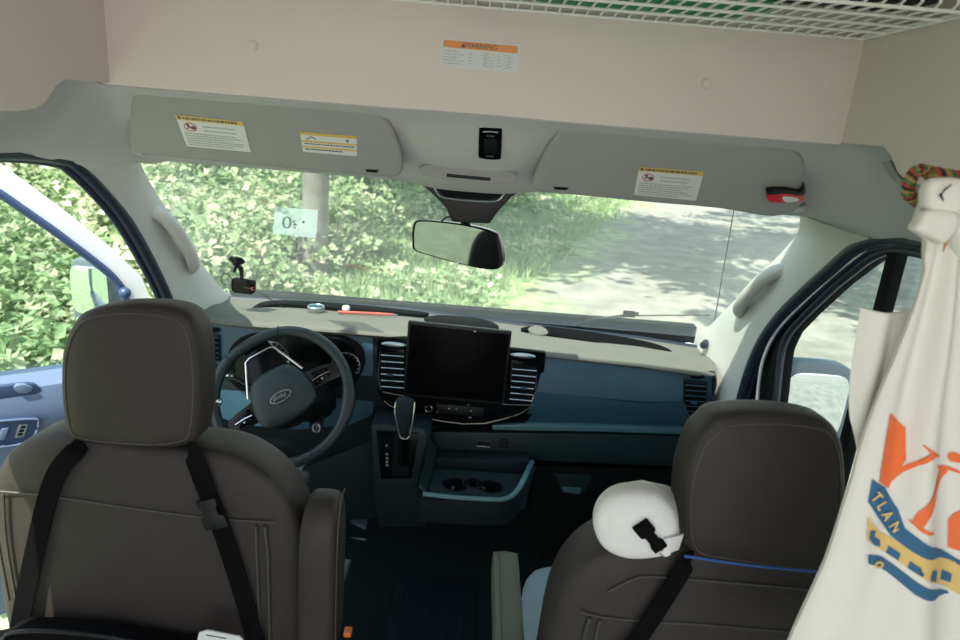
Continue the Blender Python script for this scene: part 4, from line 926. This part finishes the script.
for j in range(NZ+1):
    z = lerp(ztop_, zbot, j/NZ); xl, xr = interp(ltab, z), interp(rtab, z)
    rows.append([(lerp(xl, xr, i/NX), fold(lerp(xl, xr, i/NX), z), z) for i in range(NX+1)])
loft(bm, rows)
back = [[V((p[0], p[1]+.006+.02*sin(pi*i/NX)**.6, p[2])) for i, p in enumerate(r)] for r in rows]
b2 = B(); loft(b2, back); merge(bm, b2)
bmesh.ops.remove_doubles(bm, verts=bm.verts[:], dist=.0001)
# close the rim between front and back
be = [e for e in bm.edges if len(e.link_faces) == 1]
try: bmesh.ops.bridge_loops(bm, edges=be)
except Exception: pass
shirt = obj('shirt_cloth', bm, shirt_m, ts, ang=80)
b = B()
sl = [[at(x, y, Y=-.268) for x, y in r] for r in (((864, 309), (880, 311), (893, 313), (907, 312), (922, 303)), ((859, 335), (875, 336), (890, 337), (905, 338), (922, 338)), ((854, 365), (870, 366), (885, 367), (902, 368), (920, 370)), ((851, 395), (864, 396), (878, 397), (895, 400), (912, 402)), ((850, 418), (860, 420), (872, 422), (885, 424), (905, 426)), ((853, 440), (860, 442), (868, 445), (880, 448), (900, 452)), ((858, 460), (864, 462), (870, 465), (880, 468), (895, 472)))]
sl = list(zip(*[smooth([V((p.x, p.y+.006*sin(p.x*140+p.z*6), p.z)) for p in c], 4, False) for c in zip(*sl)]))
loft(b, [smooth(r, 5, False) for r in sl]); thick(b, .004); slv = obj('sleeve', b, shirt_m, ts, ang=80)
def deco(name, polys, mat, off=.0016, parent=shirt):
    bm = B()
    for pl in polys:
        q = [at(x, y, Y=SY) for x, y in pl]
        t = B(); f = t.faces.new([t.verts.new(p) for p in q])
        bmesh.ops.triangulate(t, faces=t.faces[:])
        for _ in range(4):
            es = [e for e in t.edges if e.calc_length() > .006]
            if es: bmesh.ops.subdivide_edges(t, edges=es, cuts=1); bmesh.ops.triangulate(t, faces=[f_ for f_ in t.faces if len(f_.verts) > 3])
        merge(bm, t)
    for v in bm.verts: v.co.y = fold(v.co.x, v.co.z)-off
    return obj(name, bm, mat, parent, ang=180)
def stroke(pts):
    """pen stroke through (x, y, width) points as one outline"""
    l, r = [], []
    for k, (x, y, w_) in enumerate(pts):
        x0, y0, _ = pts[max(0, k-1)]; x1, y1, _ = pts[min(len(pts)-1, k+1)]; d = sqrt((x1-x0)**2+(y1-y0)**2)
        nx, ny = -(y1-y0)/d*w_/2, (x1-x0)/d*w_/2
        l.append((x+nx, y+ny)); r.append((x-nx, y-ny))
    return l+r[::-1]
deco('orange_letter', [[(891, 413), (911, 431.5), (909, 462), (903, 474), (891, 491), (879, 481)], stroke([(896, 482, 4), (905, 472.5, 4), (916, 462.5, 3.5), (925, 455.5, 5), (931, 451.5, 8)]), stroke([(921, 443.5, 1.5), (928, 449.5, 3.5), (937, 455.5, 3.5), (945, 460, 1.2)])], orange_p)
deco('orange_letter', [stroke([(940, 469, 1.5), (947, 472, 4), (955, 474, 3), (962, 475.5, 3), (975, 480, 2)]), stroke([(953, 474, 9), (944, 483, 8), (936, 493, 9), (926, 503, 11), (917, 511, 11), (912, 519, 9)]), stroke([(906, 517, 1.5), (914, 523, 4), (922, 527, 3.5), (931, 530, 1.2)])], orange_p)
deco('orange_dot', [[(955, 463), (956, 458.5), (960, 456.5), (966, 458), (968, 463), (965, 467), (958, 467)]], orange_p)
deco('orange_letter', [[(955, 525), (960, 519), (985, 500), (985, 560), (953, 552)]], orange_p)
deco('blue_banner', [
    [(871, 478), (887, 489), (899, 510), (902.5, 526), (924, 540), (960, 562), (960, 567), (922, 552), (905, 545), (891, 536), (878, 517), (866, 500)],
    [(866, 552), (881, 556), (907, 572), (932, 586), (951, 594), (951, 596), (930, 595), (905, 584), (885, 570), (866, 561)],
    [(960, 562), (1000, 578), (1000, 583), (960, 567)], 
], blue_p)
deco('gold_band', [[(865, 514), (881, 533), (908, 546), (934, 556), (960, 566), (1000, 582), (1000, 612), (960, 596), (934, 578), (908, 565), (881, 550), (864, 537)]], gold_p)
blk = [[(868, 527), (874, 529), (872, 534), (879, 539), (880, 546), (872, 543), (866, 535)],
       [(888, 545), (897, 550), (895, 557), (885, 552)],
       [(903, 554), (911, 558), (910, 561), (914, 563), (912, 566), (901, 561)],
       [(925, 563), (935, 568), (932, 577), (921, 571)],
       [(943, 571), (955, 577), (953, 585), (941, 580)]]
deco('navy_lettering', blk, blue_p, .0028)
bm = B()
for chx, x, y, rot in (('T', 873.5, 495, -40), ('L', 880.5, 505, -48), ('A', 887.5, 516, -50), ('N', 894.5, 526.5, -48)):
    p = at(x, y, Y=SY); a = R(rot); text(bm, chx, V((p.x, fold(p.x, p.z)-.004, p.z)), V((cos(a), 0, sin(a))), V((-sin(a), 0, cos(a))), .0185, .0004, .95, 0, .02)
obj('gold_lettering', bm, gold_p, shirt)
bm = B(); p = at(877.5, 563, Y=SY); tube(bm, [V((p.x+.0045*cos(2*pi*k/16), fold(p.x, p.z)-.004, p.z+.004*sin(2*pi*k/16))) for k in range(16)], .0017, 5, True)
obj('gold_round_letter', bm, gold_p, shirt)
# knotted neck lobe and cord slit
b = B(); puff(b, smooth([at(x, y, Y=-.315) for x, y in ((925, 186), (930, 179), (944, 177), (962, 181), (966, 200), (958, 214), (940, 216), (926, 209), (923, 197))], 4), (0, -1, .1), .012, .02, 2.5, 7); nl = obj('gathered_neck', b, shirt_m, ts, ang=80)
b = B(); puff(b, smooth([at(x, y, Y=-.312) for x, y in ((958, 181), (975, 179), (1000, 190), (1002, 240), (985, 275), (964, 262), (952, 236), (953, 205))], 4), (.2, -1, .1), .014, .02, 2.5, 7); obj('gathered_fold', b, shirt_m, ts, ang=80)
b = B(); puff(b, smooth([at(x, y, Y=-.318) for x, y in ((924, 210), (940, 208), (955, 212), (957, 225), (949, 236), (941, 244), (934, 241), (924, 236), (914, 231), (913, 226), (918, 219))], 3), (0, -1, .1), .011, .02, 2.8, 7); obj('gathered_flap', b, shirt_m, ts, ang=80)
b = B(); tube(b, [at(x, y, Y=-.331) for x, y in ((952, 184), (945, 189.5), (940.5, 195), (943.5, 201))], [.0006, .0012, .0016, .0006], 6); obj('neck_crease_shade', b, strap_m, nl)  # dark tube painted in as the shade of a cloth crease
b = B(); tube(b, [at(x, y, Y=-.322) for x, y in ((951, 232), (946, 241), (943, 252))], [.0008, .0018, .0006], 6); obj('inner_label', b, M('burnt_orange', (.5, .18, .06), .7), nl)
# woven loop it hangs from, hooked on a wall bracket
hl = thing('woven_loop', 'multicoloured woven cord loop holding up the white t-shirt', 'cord loop', at(925, 185, Y=-.26))
cols = [M('cord_red', (.40, .05, .03), .7), M('cord_green', (.05, .16, .06), .7), M('cord_tan', (.40, .25, .08), .7), M('cord_black', (.02, .02, .025), .7)]
base = smooth([at(x, y, Y=Y_) for x, y, Y_ in ((908, 190, -.26), (912, 198, -.26), (922, 202, -.26), (932, 196, -.26), (934, 184, -.265), (928, 173, -.26), (920, 170, -.26), (912, 176, -.26))], 8)
n = len(base)
for s in range(4):
    b = B(); pts = []
    for i, p in enumerate(base):
        d = (base[(i+1) % n]-base[i-1]).normalized(); u = d.cross(V((0, 1, 0))).normalized(); ph = 2*pi*(i/n*9+s/4)
        pts.append(p+u*(.0042*cos(ph))+V((0, 1, 0))*(.0042*sin(ph)))
    tube(b, pts, .0034, 6, True); obj('cord_strand', b, cols[s], hl)
for s in range(4):
    b = B(); pts = []
    for i in range(60):
        t = i/59; p = at(926, 171, Y=-.258).lerp(V((.72, -.262, 1.605)), t)+V((0, 0, -.012*sin(pi*t))); ph = 2*pi*(t*8+s/4); pts.append(p+V((0, .0042*cos(ph), .0042*sin(ph))))
    tube(b, pts, .0034, 6); obj('cord_tail', b, cols[s], hl)

# notches in the headliner below the side walls
for k, (nm_, pl) in enumerate((('left', [(40, 85), (52, 84), (46, 98), (33, 103), (28, 101)]), ('right', [(880, 162), (889, 160), (898, 176), (907, 184), (900, 187), (890, 178)]))):
    s = -1 if k == 0 else 1
    b = B(); prism(b, [at(x, y, X=s*.735) for x, y in pl], (s*.02, 0, 0), .002); struct('trim_%d' % (10+k), b, visor_m)

# ================================================================== OUTSIDE
GZ = -.75
gm = bpy.data.materials.new('forest_track'); gm.use_nodes = True
nt = gm.node_tree; N = nt.nodes; L = nt.links; p = N['Principled BSDF']; p.inputs['Roughness'].default_value = .95
tc = N.new('ShaderNodeTexCoord'); sx = N.new('ShaderNodeSeparateXYZ'); L.new(tc.outputs['Object'], sx.inputs[0])
def math_(op, a, b_=None):
    m = N.new('ShaderNodeMath'); m.operation = op
    for i, v in enumerate((a, b_)):
        if v is None: continue
        if isinstance(v, (int, float)): m.inputs[i].default_value = v
        else: L.new(v, m.inputs[i])
    return m.outputs[0]
def noise(scale, det=5):
    n = N.new('ShaderNodeTexNoise'); n.inputs['Scale'].default_value = scale; n.inputs['Detail'].default_value = det; L.new(tc.outputs['Object'], n.inputs['Vector']); return n.outputs['Fac']
e = math_('SUBTRACT', sx.outputs[0], math_('SUBTRACT', math_('MULTIPLY', sx.outputs[1], .33), 2.3))
e = math_('ADD', e, math_('MULTIPLY', math_('SUBTRACT', noise(.6), .5), 5.0))
rp_ = N.new('ShaderNodeValToRGB'); rp_.color_ramp.elements[0].position = .35; rp_.color_ramp.elements[1].position = .75
L.new(math_('ADD', math_('MULTIPLY', e, .35), .3), rp_.inputs[0])
sand = N.new('ShaderNodeValToRGB'); sand.color_ramp.elements[0].color = (.20, .20, .17, 1); sand.color_ramp.elements[1].color = (.35, .335, .29, 1); sand.color_ramp.elements[0].position = .3; sand.color_ramp.elements[1].position = .7; L.new(noise(2.2, 8), sand.inputs[0])
grs = N.new('ShaderNodeValToRGB'); grs.color_ramp.elements[0].color = (.18, .23, .10, 1); grs.color_ramp.elements[1].color = (.40, .48, .27, 1); grs.color_ramp.elements[0].position = .3; grs.color_ramp.elements[1].position = .7; L.new(noise(3.5, 8), grs.inputs[0])
mx = N.new('ShaderNodeMix'); mx.data_type = 'RGBA'; L.new(rp_.outputs[0], mx.inputs['Factor']); L.new(grs.outputs[0], mx.inputs['A']); L.new(sand.outputs[0], mx.inputs['B']); L.new(mx.outputs['Result'], p.inputs['Base Color'])
bp_ = N.new('ShaderNodeBump'); bp_.inputs['Strength'].default_value = .6; bp_.inputs['Distance'].default_value = .05; L.new(noise(9, 8), bp_.inputs['Height']); L.new(bp_.outputs[0], p.inputs['Normal'])
bm = B(); rows = []
def gh(x, y): return GZ + (.06*sin(x*.9+1)*sin(y*.5) if y > 4 else 0) + max(0, -(x+3.5))*.10*(1 if y > -2 else .3)
for j in range(61):
    rows.append([(-50+i*100/60, -30+j*110/60, gh(-50+i*100/60, -30+j*110/60)) for i in range(61)])
loft(bm, rows); struct('ground', bm, gm, ang=180)

rnd = random.Random(3)
def leaf_mesh(n, posf, size, mat_name):
    vs, fs = [], []
    for _ in range(n):
        c, s, nrm = posf()
        s *= rnd.uniform(*size)
        d = V((rnd.gauss(0, 1), rnd.gauss(0, 1), rnd.gauss(0, .6))).normalized()
        w = d.cross(nrm); w = w.normalized() if w.length > .01 else d.orthogonal().normalized()
        up = w.cross(d)
        i = len(vs)
        vs += [c-d*s*.5, c-d*s*.1+w*s*.36+up*s*.06, c+d*s*.5-up*s*.08, c-d*s*.1-w*s*.36+up*s*.06]
        fs += [(i, i+1, i+2), (i, i+2, i+3)]
    me = bpy.data.meshes.new(mat_name); me.from_pydata([tuple(v) for v in vs], [], fs); return me
# thicket on the left of the track
bushes = []
for k in range(150):
    y = rnd.uniform(.5, 30); edge_ = .30*y-4.6-max(0, 5-y)*.15
    x = edge_-abs(rnd.gauss(0, 1))*(2.5+y*.22)
    h = rnd.uniform(.5, 1.3)+min(2.2, max(0, (edge_-x)*.35))
    bushes.append((x, y, h, rnd.uniform(.6, 1.2)))
for k in range(45):
    x, y = rnd.uniform(-6.5, -2.7), rnd.uniform(1.2, 7.5); bushes.append((x, y, rnd.uniform(.7, 1.25)+max(0, -x-4)*.4, rnd.uniform(.5, .9)))
def thicket():
    x, y, h, r = rnd.choice(bushes)
    a = rnd.uniform(0, 2*pi); t = rnd.random()**.6; e_ = rnd.uniform(-.2, 1)
    rr = r*t
    p_ = V((x+rr*cos(a)*sqrt(max(0, 1-max(0, e_)**2)), y+rr*sin(a)*sqrt(max(0, 1-max(0, e_)**2)), gh(x, y)+.08+h*max(0.02, .35+.65*e_*t)))
    return p_, min(1.1, .5+.035*y), V((rnd.gauss(0, .5), rnd.gauss(0, .5)-.3, 1)).normalized()
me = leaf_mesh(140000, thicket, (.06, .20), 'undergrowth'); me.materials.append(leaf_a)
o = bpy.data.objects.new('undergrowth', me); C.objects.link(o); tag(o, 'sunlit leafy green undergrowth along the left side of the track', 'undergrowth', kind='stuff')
# low weeds and grass on the verge
def verge():
    y = 5.5+22*rnd.random()**1.4; x = .33*y-2.5-abs(rnd.gauss(0, 1.0))*(1.3+.13*y)+rnd.gauss(0, .25)
    return x, y
vs, fs = [], []
for k in range(30000):
    x, y = verge(); z = gh(x, y); s = rnd.uniform(.08, .28); a = rnd.uniform(0, 2*pi); ln = V((rnd.gauss(0, .35), rnd.gauss(0, .35), 1))*s
    w = V((cos(a), sin(a), 0))*(.008+.0006*y); i = len(vs)
    c = V((x, y, z)); vs += [c-w, c+w, c+ln*.6+w*.7, c+ln, c+ln*.6-w*.7]; fs.append((i, i+1, i+2, i+3, i+4))
me = bpy.data.meshes.new('grass'); me.from_pydata([tuple(v) for v in vs], [], fs); me.materials.append(grass_m)
o = bpy.data.objects.new('grass', me); C.objects.link(o); tag(o, 'patchy long green grass on the verge in front of the van', 'grass', kind='stuff')
tufts = [(*verge(), rnd.uniform(.12, .45)) for _ in range(170)]
def weed():
    x, y, r = rnd.choice(tufts); a = rnd.uniform(0, 2*pi); q = r*sqrt(rnd.random())
    return V((x+q*cos(a), y+q*sin(a), gh(x, y)+.04+rnd.random()*r*.8)), 1, V((rnd.gauss(0, .4), rnd.gauss(0, .4)-.3, 1)).normalized()
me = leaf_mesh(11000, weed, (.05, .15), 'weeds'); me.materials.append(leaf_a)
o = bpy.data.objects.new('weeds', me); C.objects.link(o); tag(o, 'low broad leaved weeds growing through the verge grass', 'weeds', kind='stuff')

# trees: trunks among the thicket with crowns over the track
def crown_fn(R_, H_):
    cl = [(V((rnd.gauss(0, R_*.45), rnd.gauss(0, R_*.45), rnd.uniform(-H_, H_))), rnd.uniform(.35, .95)) for _ in range(85)]
    def f():
        c, r = rnd.choice(cl); d = V((rnd.gauss(0, 1), rnd.gauss(0, 1), rnd.gauss(0, .5)))*r*.6
        return c+d, 1, V((rnd.gauss(0, .4), rnd.gauss(0, .4), 1)).normalized()
    return f
crown_me = leaf_mesh(8000, crown_fn(5.0, 1.3), (.16, .40), 'crown'); crown_me.materials.append(leaf_b)
def trunk_mesh(r, h):
    b = B(); pts = [V((.10*sin(z*.5), .08*cos(z*.7)-.08, z)) for z in [h*k/10 for k in range(11)]]
    tube(b, pts, [r*(1.35 if k == 0 else 1.0-.045*k) for k in range(11)], 12)
    for k in range(7):
        a = k*.9; z0 = h*(.6+.05*k); l = 2.0; tube(b, [V((0, 0, z0)), V((cos(a)*l*.5, sin(a)*l*.5, z0+.7)), V((cos(a)*l, sin(a)*l, z0+1.1))], [r*.4, r*.25, r*.08], 6)
    return b
far = 'leafy tree standing back in the thicket with its crown over the track'
spots = [(-2.29, 8.2, 1.5, 3, 'slim grey tree trunk rising from the undergrowth above the windscreen sticker'),
         (-7.5, 8.0, 5.5, 2, far), (-9.5, 15, 2, 0, far), (-8.0, 25.0, 2.5, 0, far), (-13, 21, 0, 0, far),
         (8, 5, -3, 2, far), (9.5, 8, -2.5, 4, far), (14, 15, -4, 2, far), (15, 22, -4, 1, far)]
tm = None
for x, y, dx, dy, lb_ in spots:
    t = thing('tree', lb_, 'tree', (x, y, gh(x, y)-.1), 'trees around the track')
    if tm is None:
        o = obj('trunk', trunk_mesh(.19, 9.0), bark, None); o.parent = t; tm = o.data
    else: o = bpy.data.objects.new('trunk', tm); C.objects.link(o); o.parent = t
    o.location = (0, 0, 0)
    c = bpy.data.objects.new('crown', crown_me); C.objects.link(c); c.parent = t; c.location = (dx, dy, 8.6); c.rotation_euler = (0, 0, x*1.7+y)

# ================================================================== LIGHT
wd = bpy.data.worlds.new('sky'); bpy.context.scene.world = wd; wd.use_nodes = True
nt = wd.node_tree; bg = nt.nodes['Background']
tc = nt.nodes.new('ShaderNodeTexCoord'); sp_ = nt.nodes.new('ShaderNodeSeparateXYZ'); nt.links.new(tc.outputs['Generated'], sp_.inputs[0])
rp_ = nt.nodes.new('ShaderNodeValToRGB'); nt.links.new(sp_.outputs[2], rp_.inputs[0])
rp_.color_ramp.elements[0].position = .0; rp_.color_ramp.elements[0].color = (1.0, .96, .93, 1)
rp_.color_ramp.elements[1].position = .7; rp_.color_ramp.elements[1].color = (.60, .78, 1.0, 1)
nt.links.new(rp_.outputs[0], bg.inputs['Color']); bg.inputs['Strength'].default_value = 1.6
sd = bpy.data.lights.new('sun', 'SUN'); sd.energy = 7.5; sd.angle = R(.6); sd.color = (1, .95, .84)
so_ = bpy.data.objects.new('sun', sd); C.objects.link(so_); so_.rotation_euler = V((-.35, -.42, .84)).to_track_quat('Z', 'Y').to_euler()
vs_ = bpy.context.scene.view_settings; vs_.view_transform = 'Standard'; vs_.look = 'None'; vs_.exposure = 0.58; vs_.gamma = 1
bpy.context.scene.cycles.max_bounces = 10; bpy.context.scene.cycles.transparent_max_bounces = 12
bpy.context.scene.cycles.use_denoising = True
